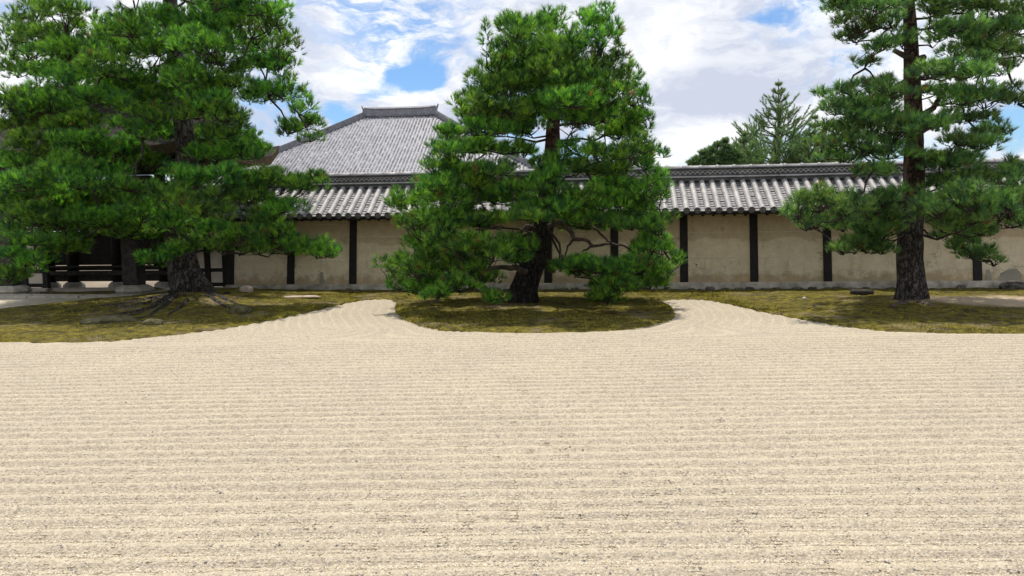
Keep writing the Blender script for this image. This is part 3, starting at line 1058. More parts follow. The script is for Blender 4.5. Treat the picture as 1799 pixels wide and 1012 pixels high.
cov_me = cover_mesh().mesh('cover_tile')
for p_ in cov_me.polygons:
    p_.use_smooth = p_.index < 10
b = MB()
n = 16
vs = [(-math.cos(2 * math.pi * k / n) * 0.076, y, math.sin(2 * math.pi * k / n) * 0.076) for y in (-0.012, 0.03) for k in range(n)]
vs += [(-math.cos(2 * math.pi * k / n) * 0.060, y, math.sin(2 * math.pi * k / n) * 0.060) for y in (-0.012, 0.0) for k in range(n)]
b.add(vs, [(k, (k + 1) % n, n + (k + 1) % n, n + k) for k in range(n)] + [((k + 1) % n, k, 2 * n + k, 2 * n + (k + 1) % n) for k in range(n)]
      + [(2 * n + (k + 1) % n, 2 * n + k, 3 * n + k, 3 * n + (k + 1) % n) for k in range(n)] + [tuple(3 * n + k for k in range(n))[::-1]])
eave_me = b.mesh('eave_tile')
rest = MB()
count = 0
for ri, u in enumerate(rows):
    for k in range(4):
        s = k * SL / 4 + random.uniform(-.008, .008)
        loc = roof_pt(u, s, 0.012 + random.uniform(-.0015, .0015))
        if ri < 75:
            link('cover_tile', cov_me, MT['tile'], roof, loc, (slope + random.uniform(-.005, .005), random.uniform(-.03, .03), random.uniform(-.012, .012)))
        else:
            cm = cover_mesh(n=4)
            rm = Matrix.Translation(loc) @ Matrix.Rotation(slope, 4, 'X')
            rest.add([rm @ Vector(q) for q in cm.v], cm.f)
    if ri < 75:
        link('eave_tile', eave_me, MT['ridge'], roof, roof_pt(u, -0.025, 0.012), (slope * 0.35, 0, 0))
tag(rest.build('cover_tiles', MT['tile'], roof, True), kind='stuff')
# pan tiles between the rows, lapped course by course
pan = MB()
NC = 13
for u in rows:
    for c in range(NC):
        s0, s1 = c * SL / NC - 0.03, (c + 1) * SL / NC + 0.03
        j = random.uniform(-.005, .006)
        vs = []
        for s, o_ in ((s0, 0.030 + j), (s1, 0.004 + j)):
            for q in range(5):
                x = -0.5 + q / 4
                vs.append(roof_pt(u + ROW / 2 + x * ROW * 0.92, s, o_ - 0.030 * (1 - (2 * x) ** 2)))
        for q in range(5):
            x = -0.5 + q / 4
            vs.append(roof_pt(u + ROW / 2 + x * ROW * 0.92, s0, 0.006 + j - 0.030 * (1 - (2 * x) ** 2)))
        pan.add(vs, [(q, q + 1, 5 + q + 1, 5 + q) for q in range(4)] + [(10 + q, 10 + q + 1, q + 1, q) for q in range(4)])
pan.v = [tuple(q) for q in pan.v]
tag(pan.build('pan_tiles', MT['pan'], roof), kind='stuff')
# rafter ends and eave board
b = MB()
b.hexa([L(U_L - .15, V_E - 0.02, Z_E - 0.055), L(U_R, V_E - 0.02, Z_E - 0.055), L(U_R, V_E - 0.10, Z_E - 0.055), L(U_L - .15, V_E - 0.10, Z_E - 0.055),
        L(U_L - .15, V_E - 0.015, Z_E - 0.012), L(U_R, V_E - 0.015, Z_E - 0.012), L(U_R, V_E - 0.10, Z_E - 0.012), L(U_L - .15, V_E - 0.10, Z_E - 0.012)])
b.build('eave_board', MT['wood'], roof)
b = MB()
u = U_L
while u < U_R:
    p0, p1 = Vector(roof_pt(u, 0.06, -0.155)), Vector(roof_pt(u, 0.95, -0.155))
    b.bar(p0, p1, 0.065, 0.075)
    u += 0.245
tag(b.build('rafters', MT['wood'], roof), kind='stuff')
b = MB()
b.hexa([L(U_L, -0.08, 1.80), L(U_R, -0.08, 1.80), L(U_R, -0.35, 1.80), L(U_L, -0.35, 1.80), L(U_L, -0.08, 1.965), L(U_R, -0.08, 1.965), L(U_R, -0.35, 1.965), L(U_L, -0.35, 1.965)])
b.build('wall_plate', MT['wood'], wall)
# ridge: pale flat course, dark openwork band, cap tiles
RZ = Z_R - 0.02
ridge = link('ridge', (lambda b: (b.box(U_L - .1, U_R, -V_R - 0.13, -V_R + 0.13, RZ, RZ + 0.30), b.mesh('ridge'))[-1])(MB()), MT['ridge'], roof)
u = U_L - 0.1
while u < 15:
    ln = random.uniform(0.8, 1.0)
    b = MB()
    for (zz, dv, hh) in ((RZ + 0.085, 0.20, 0.035),):
        sg0, sg1 = sag(u) * 0.7, sag(u + ln) * 0.7
        b.hexa([L(u + .004, V_R + dv, zz + sg0), L(u + ln - .004, V_R + dv, zz + sg1), L(u + ln - .004, V_R - dv, zz + sg1), L(u + .004, V_R - dv, zz + sg0),
                L(u + .004, V_R + dv - .01, zz + hh + sg0), L(u + ln - .004, V_R + dv - .01, zz + hh + sg1), L(u + ln - .004, V_R - dv, zz + hh + sg1), L(u + .004, V_R - dv, zz + hh + sg0)])
    b.build('flat_ridge_tile', MT['noshi'], ridge)
    u += ln
b = MB()
for zz, dv, hh in ((RZ + 0.128, 0.165, 0.022), (RZ + 0.268, 0.165, 0.02), (RZ + 0.292, 0.185, 0.018)):
    b.hexa([L(U_L - .1, V_R + dv, zz), L(U_R, V_R + dv, zz), L(U_R, V_R - dv, zz), L(U_L - .1, V_R - dv, zz),
            L(U_L - .1, V_R + dv, zz + hh), L(U_R, V_R + dv, zz + hh), L(U_R, V_R - dv, zz + hh), L(U_L - .1, V_R - dv, zz + hh)])
b.build('ridge_course', MT['ridge'], ridge)
b = MB()
u = U_L
while u < 15:                            # interlocking arcs of the openwork band
    for row, zz in enumerate((RZ + 0.155, RZ + 0.205)):
        uu = u + (0.06 if row else 0)
        pts = [Vector(L(uu + 0.055 * math.cos(a_), V_R + 0.142, zz + 0.05 * math.sin(a_))) for a_ in [math.pi * k / 6 for k in range(7)]]
        b.tube(pts, [0.010] * 7, 5, False)
    u += 0.12
tag(b.build('openwork_tiles', MT['noshi'], ridge), kind='stuff')
b0 = MB()
n = 8
vs = []
for s, r in ((0, 0.088), (0.07, 0.088), (0.07, 0.074), (0.40, 0.074)):
    for k in range(n + 1):
        a_ = math.pi * k / n
        vs.append((s, -math.cos(a_) * r, math.sin(a_) * r))
b0.add(vs, [(i * 9 + k, i * 9 + k + 1, (i + 1) * 9 + k + 1, (i + 1) * 9 + k) for i in range(3) for k in range(n)] + [tuple(range(9))[::-1]])
cap_me = b0.mesh('cap_tile')
for p_ in cap_me.polygons:
    p_.use_smooth = not (n <= p_.index < 2 * n) and len(p_.vertices) == 4
u = U_L - 0.1
while u < 15.5:
    link('cap_tile', cap_me, MT['tile'], ridge, L(u, V_R, RZ + 0.312 + sag(u) * 0.7), (random.uniform(-.02, .02), random.uniform(-.01, .01), random.uniform(-.02, .02)))
    u += 0.405

# ------------------------------------------------------------------ hall beyond the wall
HC = at(703, 203, 70.0)
hall = empty('temple_hall', (HC.x, HC.y, -0.1), 'large temple hall with a steep grey tiled hipped roof beyond the wall', 'hall', rz=-R(5.0))
RIDGE_Z = HC.z + 0.1
HL = 3.1                                   # half the ridge
RUN, DROP = 12.5, 7.4


def hall_drop(d):
    """drop below the ridge at distance d out from it: slightly hollow slope"""
    return d * 0.64 - 0.0042 * d * d


def hall_mesh_side(side):
    """one slope: list of tile strips. side 0 front, 1 right, 2 back, 3 left"""
    rows_, shades = MB(), []

    def patch(x, d):
        return 0.5 * (float(fbm(x * 0.55 + 30, d * 0.8 + 9, 71 + side, 3)) - 0.5)
    sp = 0.285
    half = HL + RUN if side % 2 == 0 else RUN
    n = int(half / sp)
    for r in range(-n, n + 1):
        x = r * sp
        d0 = max(0.0, abs(x) - HL) if side % 2 == 0 else abs(x)
        if RUN - d0 < 0.3:
            continue
        k = max(1, int((RUN - d0) / 0.30))
        for q in range(k):
            da, db = d0 + q * (RUN - d0) / k, d0 + (q + 1) * (RUN - d0) / k
            vs = []
            lift = 0.02 + 0.012 * random.random()
            jx = random.uniform(-.01, .01)
            for d, w2, h2 in ((da, 0.068, 0.075), (db + 0.03, 0.082, 0.092 + lift)):
                z = -hall_drop(d)
                for (dx, dz) in ((-w2, 0), (-w2 * .6, h2 * .8), (0, h2), (w2 * .6, h2 * .8), (w2, 0)):
                    vs.append((x + jx + dx, -d, z + dz))
            rows_.add(vs, [(i, i + 1, i + 6, i + 5) for i in range(4)] + [(9, 8, 7, 6, 5)])
            g = random.choice((-.35, -.25, -.15, -.1, 0, 0, .1, .3, .6)) + patch(x, da)
            shades += [g] * 5
    return rows_, shades


for side in range(4):
    mb_, shades = hall_mesh_side(side)
    # under-sheet
    base = MB()
    ns = 10
    vs, fs = [], []
    for i in range(ns + 1):
        d = RUN * i / ns
        hw = HL + d if side % 2 == 0 else d
        z = -hall_drop(d) + (0.35 * (d / RUN) ** 3)*0
        vs += [(-hw, -d, z), (hw, -d, z)]
    fs = [(2 * i, 2 * i + 2, 2 * i + 3, 2 * i + 1) for i in range(ns)]
    off = 0.0 if side % 2 == 0 else HL
    rot = Matrix.Rotation(math.pi / 2 * side, 4, 'Z')

    def place(vs_):
        out = []
        for x, y, z in vs_:
            p = rot @ Vector((x, y - off, z))
            out.append((p.x, p.y, p.z + RIDGE_Z))
        return out
    base.add(place(vs), fs)
    sl_o = base.build('roof_slope', MT['hall'], hall)
    mb_.v = place(mb_.v)
    me = mb_.mesh('roof_tiles')
    at_ = me.attributes.new('shade', 'FLOAT', 'FACE')
    at_.data.foreach_set('value', np.array(shades, np.float32))
    tag(link('roof_tiles', me, MT['hall'], sl_o), kind='stuff')
# main ridge, upturned at both ends, with horned end tiles
b = MB()
NS = 24
prof_r = [(-0.34, 0.0), (-0.34, 0.28), (-0.24, 0.30), (-0.24, 0.62), (-0.32, 0.64), (-0.32, 0.70), (-0.12, 0.80), (0.12, 0.80), (0.32, 0.70), (0.32, 0.64), (0.24, 0.62), (0.24, 0.30), (0.34, 0.28), (0.34, 0.0)]
vs = []
for i in range(NS + 1):
    x = -HL - 0.1 + (2 * HL + 0.2) * i / NS
    up = 0.16 * (abs(x) / HL) ** 5
    for y, z in prof_r:
        vs.append((x, y, RIDGE_Z - 0.08 + z * (1 + up * 0.4) + up * 0.35))
m_ = len(prof_r)
b.add(vs, [(i * m_ + k, i * m_ + (k + 1) % m_, (i + 1) * m_ + (k + 1) % m_, (i + 1) * m_ + k) for i in range(NS) for k in range(m_)] + [tuple(range(m_)), tuple(range(NS * m_, NS * m_ + m_))[::-1]])
ho = b.build('main_ridge', MT['hall_ridge'], hall)
b = MB()
for i in range(26):
    x = -HL + 2 * HL * i / 25
    b.box(x - 0.05, x + 0.05, -0.13, 0.13, RIDGE_Z + 0.70, RIDGE_Z + 0.77 + 0.05 * (abs(x) / HL) ** 5)
    b.tube([(x, -0.34, RIDGE_Z + 0.06), (x, -0.40, RIDGE_Z + 0.06)], [0.075, 0.075], 6)
tag(b.build('ridge_studs', MT['hall_ridge'], ho), kind='stuff')
for sgn in (-1, 1):
    b = MB()
    x = sgn * (HL + 0.16)
    out = [(-0.05, -0.15), (0.16, -0.1), (0.20, 0.5), (0.13, 0.75), (0.22, 1.05), (0.30, 1.42), (0.10, 1.08), (-0.25, 0.92), (-0.62, 0.84), (-0.2, 0.66)]
    vs = [(x + sgn * px_, y_, RIDGE_Z - 0.05 + pz_) for y_ in (-0.22, 0.22) for px_, pz_ in [(a_ * 0.8, c_ * 0.72) for a_, c_ in out]]
    n = len(out)
    b.add(vs, [tuple(range(n)), tuple(range(2 * n - 1, n - 1, -1))] + [(i, i + n, (i + 1) % n + n, (i + 1) % n) for i in range(n)])
    bevel(b.build('horned_end_tile', MT['hall_ridge'], ho), 0.03)
# hip ridges down the four corners, in two stages with an end tile each
for sx in (-1, 1):
    for sy in (-1, 1):
        b = MB()
        for d0, d1, w_, h_ in ((0.0, 9.2, 0.26, 0.46), (9.2, RUN + 0.15, 0.20, 0.30)):
            for i in range(8):
                da, db = d0 + (d1 - d0) * i / 8, d0 + (d1 - d0) * (i + 1) / 8
                P0 = Vector((sx * (HL + da), sy * da, RIDGE_Z - hall_drop(da) + h_ / 2))
                P1 = Vector((sx * (HL + db), sy * db, RIDGE_Z - hall_drop(db) + h_ / 2))
                b.bar(P0, P1, w_ * 1.35, h_ * 0.72)
                b.bar(P0 + Vector((0, 0, h_ * .42)), P1 + Vector((0, 0, h_ * .42)), w_ * 0.75, h_ * 0.3)
        hip = b.build('hip_ridge', MT['hall_ridge'], hall)
        for d in (9.25, RUN + 0.2):
            b = MB()
            P = Vector((sx * (HL + d), sy * d, RIDGE_Z - hall_drop(d)))
            t = Vector((sx, sy, 0)).normalized() * 0.13
            s = Vector((-sy, sx, 0)).normalized() * 0.3 * sx * sy
            b.hexa([P - t - s, P + t - s, P + t + s, P - t + s,
                    P - t - s * .5 + Vector((0, 0, .75)), P + t - s * .5 + Vector((0, 0, .75)), P + t + s * .5 + Vector((0, 0, .75)), P - t + s * .5 + Vector((0, 0, .75))])
            b.build('end_tile', MT['hall_ridge'], hip)
# body below the eaves (hidden behind the wall, kept simple but whole)
b = MB()
EZ = RIDGE_Z - hall_drop(RUN)
b.box(-HL - RUN + 2.4, HL + RUN - 2.4, -RUN + 2.4, RUN - 2.4, 0.0, EZ + 0.6)
hb = b.build('wall', MT['white'], hall)
b = MB()
for x in np.linspace(-HL - RUN + 2.4, HL + RUN - 2.4, 9):
    b.tube([(x, -RUN + 2.3, 0), (x, -RUN + 2.3, EZ + 0.5)], [0.2, 0.2], 8)
tag(b.build('columns', MT['wood'], hall, True), kind='stuff')

# ------------------------------------------------------------------ gate at the left
GU = wall_u(232, 497, -1.2)
gp = wp(GU, 0, 0)
gate = empty('timber_gate', (gp.x, gp.y, 0), 'old dark timber gate with a curved bark roof behind the left pine', 'gate', rz=-PSI)


def gu(px, py, v):
    return wall_u(px, py, v) - GU


def gbox(name, u0, u1, v0, v1, z0, z1, mat, parent=gate, bev=0.012):
    b = MB()
    b.box(u0, u1, -v1, -v0, z0, z1)
    return bevel(b.build(name, mat, parent), bev)


VB, VF = -1.9, 1.0
main_u = [gu(px, 497, VB) for px in (90, 130, 207, 290, 328)]
for i, u in enumerate(main_u):
    r = 0.16 if i in (1, 3) else 0.14
    b = MB()
    b.tube([(u, -VB, 0.14), (u, -VB, 3.3)], [r, r * 0.96], 14)
    po = b.build('post', MT['wood'], gate, True)
    b = MB()
    b.tube([(u, -VB, -0.05), (u, -VB, 0.06), (u, -VB, 0.14)], [r * 1.9, r * 1.8, r * 1.25], 14)
    b.build('base_stone', MT['stone'], po)
for px in (237, 20):
    u = gu(px, 508, VF)
    po = gbox('front_post', u - 0.19, u + 0.19, VF - 0.19, VF + 0.19, 0.27, 2.75, MT['wood_grey'])
    b = MB()
    for z, hw, h in ((-0.06, 0.46, 0.10), (0.045, 0.39, 0.0)):
        pass
    gbox('step_stone', u - 0.44, u + 0.44, VF - 0.44, VF + 0.44, -0.08, 0.07, MT['stone'], po)
    b.tube([(u, -VF, 0.072), (u, -VF, 0.13), (u, -VF, 0.20), (u, -VF, 0.268)], [0.40, 0.46, 0.42, 0.29], 8, True, 0, 0)
    b.build('base_stone', MT['stone'], po)
    # bracket arms on top
    gbox('bracket', u - 0.55, u + 0.55, VF - 0.1, VF + 0.1, 2.76, 2.95, MT['wood_grey'], po)
uL, uR = main_u[0] - 0.2, main_u[-1] + 0.2
for z0_, z1_, v, mt in ((0.34, 0.47, VB + 0.13, 'wood_grey'), (0.56, 0.62, VB + 0.12, 'wood_grey'), (1.62, 1.78, VB + 0.12, 'wood_grey'), (2.7, 2.95, VB + 0.1, 'wood'), (3.2, 3.45, VB + 0.1, 'wood')):
    gbox('rail', uL, uR, v - 0.06, v + 0.06, z0_, z1_, MT[mt])
u0f, u1f = gu(20, 508, VF) - 0.6, gu(237, 508, VF) + 1.1
gbox('tie_beam', u0f, u1f, VF - 0.12, VF + 0.12, 2.12, 2.38, MT['wood_grey'])
gbox('front_beam', u0f - 0.8, u1f + 0.2, VF - 0.14, VF + 0.14, 2.97, 3.22, MT['wood'])
for px in (237, 20):
    u = gu(px, 508, VF)
    gbox('side_beam', u - 0.09, u + 0.09, VB, VF - 0.13, 2.42, 2.62, MT['wood'])
for i in range(len(main_u) - 1):
    a_, c_ = main_u[i] + 0.15, main_u[i + 1] - 0.15
    npl = max(2, int((c_ - a_) / 0.28))
    for k in range(npl):
        gbox('plank', a_ + (c_ - a_) * k / npl + .004, a_ + (c_ - a_) * (k + 1) / npl - .004, VB - 0.05, VB + 0.02 + random.uniform(0, .012), 0.63, 1.61, MT['wood'], bev=0.004)
    gbox('kick_board', a_, c_, VB - 0.05, VB + 0.03, 0.475, 0.555, MT['wood_grey'], bev=0.004)
    gbox('upper_panel', a_, c_, VB - 0.05, VB + 0.02, 1.80, 2.69, MT['wood'], bev=0.004)
    gbox('sill_board', a_, c_, VB - 0.05, VB + 0.05, 0.16, 0.335, MT['wood_grey'], bev=0.006)
# curved, hipped roof of cypress bark
VBK, VFR, VC = -3.0, 1.3, -0.85          # back eave, front eave, ridge line
tip = wp(wall_u(492, 281, VBK), VBK, 0)
tip.z = at(492, 281, tip.y).z
RHW = (tip - gp).dot(WD)                    # half length from the gate centre
RV = VFR
RD = RV - VC
Z_EAVE, Z_TOP = tip.z, tip.z + 1.6
b, be = MB(), MB()
NA, NB = 40, 14


def gate_roof(s, t):
    """s in -1..1 along, t 0..1 from ridge to eave on the garden side: hip with hollow slope"""
    d = t * RD
    hl = RHW - 1.05 * (1 - t) ** 0.7
    z = Z_TOP - 1.6 * (1 - (1 - t) ** 2.1)
    z += 0.42 * abs(s) ** 6 * t ** 2
    return (s * hl, -(VC + d), z)


for sgn in (1, -1):
    vs = []
    for j in range(NB + 1):
        for i in range(NA + 1):
            x, y, z = gate_roof(-1 + 2 * i / NA, j / NB)
            if sgn < 0:
                y = 2 * (-VC) - y
            vs.append((x, y, z))
    lo = [(x * 0.985, y, z - 0.26) for x, y, z in vs]
    n1 = len(vs)
    fs = [(j * (NA + 1) + i, (j + 1) * (NA + 1) + i, (j + 1) * (NA + 1) + i + 1, j * (NA + 1) + i + 1) for j in range(NB) for i in range(NA)]
    b.add(vs, fs)
    be_v = vs[-(NA + 1):] + lo[-(NA + 1):]
    be.add(be_v, [(i, i + 1, NA + 1 + i + 1, NA + 1 + i) for i in range(NA)])
    b.add(lo, [f[::-1] for f in fs])
for sx in (-1, 1):                          # the two hip ends
    vs = []
    for j in range(NB + 1):
        e1 = gate_roof(sx, j / NB)
        for i in range(9):
            q = i / 8
            y = e1[1] * (1 - q) + (2 * (-VC) - e1[1]) * q
            z = e1[2] - (0.42 * (j / NB) ** 2) * (1 - abs(2 * q - 1) ** 6)
            vs.append((e1[0], y, z))
    fs = [(j * 9 + i, (j + 1) * 9 + i, (j + 1) * 9 + i + 1, j * 9 + i + 1) for j in range(NB) for i in range(8)]
    b.add(vs, fs)
    lo = [(x - sx * 0.06, y, z - 0.26) for x, y, z in vs]
    b.add(lo, [f[::-1] for f in fs])
    be.add(vs[-9:] + lo[-9:], [(i, i + 1, 9 + i + 1, 9 + i) for i in range(8)])
gr = b.build('bark_roof', MT['thatch'], gate, True)
be.build('eave_edge', MT['thatch_edge'], gr)
gbox('ridge_box', -RHW + 1.0, RHW - 1.0, VC - 0.25, VC + 0.25, Z_TOP - 0.1, Z_TOP + 0.28, MT['ridge'], gr)
b = MB()
for i in range(41):
    x = -RHW * 0.93 + 2 * RHW * 0.93 * i / 40
    b.bar((x, -VF + 0.4, 3.28), (x, -RV + 0.25, Z_EAVE - 0.22), 0.09, 0.1)
tag(b.build('rafters', MT['wood'], gr), kind='stuff')

# wing fences that join the gate to the wall: pale panels in dark frames
for px0, px1, lbl in ((336, 398, 'narrow white panelled wing fence between dark gate and tan wall'), (-60, 82, 'pale panelled wing fence left of the timber gate')):
    v = -0.25
    ua, ub = wall_u(px0, 497, v), wall_u(px1, 497, v)
    fpn = wp((ua + ub) / 2, v, 0)
    wing = empty('wing_fence', (fpn.x, fpn.y, 0), lbl, 'fence', 'wing fences beside the gate', rz=-PSI)
    h = (ub - ua) / 2
    n = 2 if px0 > 0 else 4
    xs = [-h + 2 * h * i / n for i in range(n + 1)]
    for x in xs:
        b = MB()
        b.box(x - 0.075, x + 0.075, -0.06, 0.06, -0.05, 2.3)
        bevel(b.build('post', MT['wood'], wing), 0.008)
    for i in range(n):
        for z in (0.12, 0.50, 1.28, 1.62, 2.2):
            b = MB()
            b.box(xs[i] + 0.076, xs[i + 1] - 0.076, -0.045, 0.045, z, z + 0.10)
            b.build('rail', MT['wood'], wing)
        for z0_, z1_ in ((0.225, 0.495), (0.605, 1.275), (1.385, 1.615), (1.725, 2.195)):
            b = MB()
            b.box(xs[i] + 0.077, xs[i + 1] - 0.077, -0.015, 0.015, z0_, z1_)
            b.build('panel', MT['wood' if px0 < 0 and z0_ > 1.3 else 'white'], wing)
    b = MB()
    b.box(-h - 0.1, h + 0.1, -0.12, 0.12, -0.1, 0.1)
    bevel(b.build('base_stone', MT['plinth'], wing), 0.02)
    b = MB()
    b.hexa([(-h - .1, -0.6, 2.25), (h + .1, -0.6, 2.25), (h + .1, 0.6, 2.25), (-h - .1, 0.6, 2.25), (-h - .1, -0.05, 2.75), (h + .1, -0.05, 2.75), (h + .1, 0.05, 2.75), (-h - .1, 0.05, 2.75)])
    b.build('roof', MT['pan'], wing)

# ------------------------------------------------------------------ pines
def rand_unit(n):
    v = rng.normal(size=(n, 3))
    return v / np.linalg.norm(v, axis=1)[:, None]


def needles_mesh(name, P, A, L0, width, per, spread):
    """P tuft origins, A tuft axes; every tuft is a brush of thin triangles"""
    n = len(P)
    if n == 0:
        return None
    o = np.repeat(P, per, 0)
    ax = np.repeat(A, per, 0)
    m = len(o)
    ln = L0 * (0.75 + 0.5 * rng.random(m)) * np.repeat(0.8 + 0.4 * rng.random(n), per)
    d = ax + rand_unit(m) * (spread * np.sqrt(rng.random(m)))[:, None]
    d /= np.linalg.norm(d, axis=1)[:, None]
    # needles stand along the last few centimetres of the twig
    o = o - ax * (rng.random(m) * 0.07)[:, None]
    s = np.cross(d, rand_unit(m))
    s /= np.linalg.norm(s, axis=1)[:, None] + 1e-9
    s *= width
    tip = o + d * ln[:, None]
    tip[:, 2] -= 0.10 * ln * rng.random(m)
    v = np.stack([o - s, o + s, tip], 1).reshape(-1, 3)
    me = np_mesh(name, v, np.arange(m * 3).reshape(-1, 3))
    ta = me.attributes.new('tint', 'FLOAT', 'FACE')
    ta.data.foreach_set('value', np.repeat(rng.random(n), per).astype(np.float32))
    return me


def interp_path(path, z):
    for a_, c_ in zip(path[:-1], path[1:]):
        if a_.z <= z <= c_.z:
            f = (z - a_.z) / max(1e-6, c_.z - a_.z)
            return a_.lerp(c_, f)
    return path[0].copy() if z < path[0].z else path[-1].copy()


def crooked(a_, c_, n, amp, droop=0.0):
    pts = []
    j = Vector((0, 0, 0))
    for i in range(n + 1):
        f = i / n
        if 0 < i < n:
            j = j * 0.5 + Vector((random.gauss(0, amp), random.gauss(0, amp), random.gauss(0, amp * 0.7)))
        else:
            j = Vector((0, 0, 0))
        p = a_.lerp(c_, f) + j
        p.z += droop * math.sin(math.pi * f)
        pts.append(p)
    return pts


def build_pine(label, key, trunk_px, radii, pads, crown_half, mats, needle, dens=1.0, group=None, backs=0.75, per=26, flat=0.85, seed=1, min_start=0.6):
    random.seed(seed)
    base = TREES[key]
    Y0 = base.y
    gz = bank_height(base.x, base.y)
    root = empty('pine_tree', (base.x, base.y, gz), label, 'tree', group)
    off = Matrix.Translation(-Vector((base.x, base.y, gz)))
    path = [at(px, py, Y0 + dy) for px, py, dy in trunk_px]
    # trunk with a flared, lobed foot and plated bark
    fine, fr_ = [], []
    for i in range(len(path) - 1):
        k = max(3, int((path[i + 1] - path[i]).length / 0.10))
        for q in range(k):
            f = q / k
            fine.append(path[i].lerp(path[i + 1], f))
            fr_.append(radii[i] * (1 - f) + radii[i + 1] * f)
    fine.append(path[-1])
    fr_.append(radii[-1])
    for _ in range(3):
        fine = [fine[0]] + [(fine[i - 1] + fine[i] * 2 + fine[i + 1]) / 4 for i in range(1, len(fine) - 1)] + [fine[-1]]
    NTK = 40
    vs, fs = [], []
    ph = random.random() * 6
    for i, (p, r) in enumerate(zip(fine, fr_)):
        h = p.z - fine[0].z
        for k in range(NTK):
            a_ = 2 * math.pi * k / NTK
            fl = 1 + 0.26 * math.exp(-max(h, 0) / 0.22) * (0.6 + 0.5 * math.sin(a_ * 4 + ph) + 0.3 * math.sin(a_ * 7 + ph * 2))
            nz = float(fbm(a_ * r * 9 + 10, h * 2.6, 90 + seed, 3)) - 0.5
            rr = r * (fl + nz * 0.26)
            vs.append((p.x + math.cos(a_) * rr, p.y + math.sin(a_) * rr, p.z))
    n = len(fine)
    fs = [(i * NTK + k, i * NTK + (k + 1) % NTK, (i + 1) * NTK + (k + 1) % NTK, (i + 1) * NTK + k) for i in range(n - 1) for k in range(NTK)]
    b = MB()
    b.add(vs, fs)
    tr = b.build('trunk', MT[mats[0]], root, True)
    tr.data.transform(off)
    # pads of needles, each carried by its own limb
    allpads = []
    zt = [p.z for p in path]
    for pd_ in pads:
        px, py, rx, ry = pd_[:4]
        dyq = pd_[4] if len(pd_) > 4 else None
        cxp = CX
        t_here = interp_path(path, at(px, py, Y0).z)
        tx = (t_here - CAM)
        tpx = CX + F * tx.dot(RT) / tx.dot(FW)
        u_ = max(-1, min(1, (px - tpx) / crown_half))
        depth = math.sqrt(max(0.04, 1 - u_ * u_)) * crown_half / F * Y0 * 0.85
        if dyq is None:
            dyq = -depth * random.uniform(0.25, 0.85)
        c = at(px, py, Y0 + dyq)
        sc = (Y0 + dyq) / F
        allpads.append((c, rx * sc, ry * sc, 1.0))
        if random.random() < backs:
            dy2 = depth * random.uniform(0.2, 0.8)
            jx, jy = random.uniform(-18, 18), random.uniform(-10, 10)
            c2 = at(px - (px - tpx) * 0.08 + jx * (1 - abs(u_)), py + jy * 0.6 + 3, Y0 + dy2)
            sc = (Y0 + dy2) / F
            allpads.append((c2, rx * sc * 0.95, ry * sc * 0.9, 0.75))
    ends = []
    allpads.sort(key=lambda q: math.hypot(q[0].x - base.x, q[0].y - base.y))
    for c, rx, ry, dn in allpads:
        ry = max(ry * 1.2, 0.15)
        K = max(5, int(round(10.5 * (rx / 0.5))))
        sub = []
        for k in range(K):
            an = 2 * math.pi * (k + random.random() * 0.8) / K
            rad = random.choice((0.25, 0.55, 0.72, 0.78)) + random.uniform(-.1, .12)
            zz = random.uniform(-0.35, 0.9) * math.sqrt(max(0, 1 - rad * rad * 0.8))
            sub.append(c + Vector((math.cos(an) * rx * rad, math.sin(an) * rx * rad * flat, zz * ry)))
        P, A = [], []
        for s_ in sub:
            sr = rx * random.uniform(0.24, 0.38) + 0.04
            sh = max(ry * random.uniform(0.45, 0.7) + 0.02, sr * 0.75)
            m_ = max(5, int(dens * dn * 20 * (sr / 0.19) ** 1.6))
            v = rand_unit(m_)
            v[:, 2] = np.where(v[:, 2] < -0.30, -v[:, 2], v[:, 2])
            rr = (0.45 + 0.55 * rng.random(m_) ** 0.5)[:, None]
            pos_ = np.array(s_)[None] + v * np.array((sr, sr, sh))[None] * rr
            ax = v * np.array((0.9, 0.9, 0.6)) + np.array((0, 0, 0.65)) + rng.normal(0, 0.22, (m_, 3))
            ax /= np.linalg.norm(ax, axis=1)[:, None]
            P.append(pos_)
            A.append(ax)
        P, A = np.vstack(P), np.vstack(A)
        me = needles_mesh('foliage', P, A, 0.115, 0.0047, per, 0.83)
        me.transform(off)
        link('foliage', me, MT[mats[1]], root)
        # limb from the trunk, rising or drooping to the pad, then twigs to every clump
        tz = c.z - ry * 0.3
        start_z = max(fine[0].z + min_start, tz - random.uniform(-0.15, 0.35) * min(1.5, abs(c.x - base.x)))
        start_z = max(start_z, fine[0].z + min_start + random.uniform(-0.5, 0.5))
        st = interp_path(path, min(start_z, path[-1].z - 0.05))
        endp = c - Vector((0, 0, ry * 0.35))
        d = (endp - st).length
        # an outer pad is carried by the limb of the pad inside it where one is near
        if ends:
            q0 = min(ends, key=lambda q: (q - endp).length)
            if (q0 - endp).length < 0.55 * d:
                st = q0
                d = (endp - st).length
        ends.append(endp)
        if d < 0.05:
            continue
        r0 = min(0.013 + 0.012 * d, 0.050)
        b = MB()
        nseg = max(4, int(d / 0.25))
        pts = crooked(st, endp, nseg, 0.05 + 0.012 * d, 0.06 * d * random.uniform(-.6, 1))
        b.tube(pts, [r0 * (1 - 0.72 * i / nseg) for i in range(nseg + 1)], 7, True, 0.12)
        for s_ in sub:
            k = random.choice((nseg, nseg, nseg - 1, max(1, nseg - 2)))
            q0 = pts[k]
            q1 = s_ - Vector((0, 0, 0.02))
            b.tube(crooked(q0, q1, 3, 0.025), [0.013, 0.010, 0.007, 0.004], 4, False)
        o = b.build('branch', MT[mats[2]], root, True)
        o.data.transform(off)
    return root, path, off


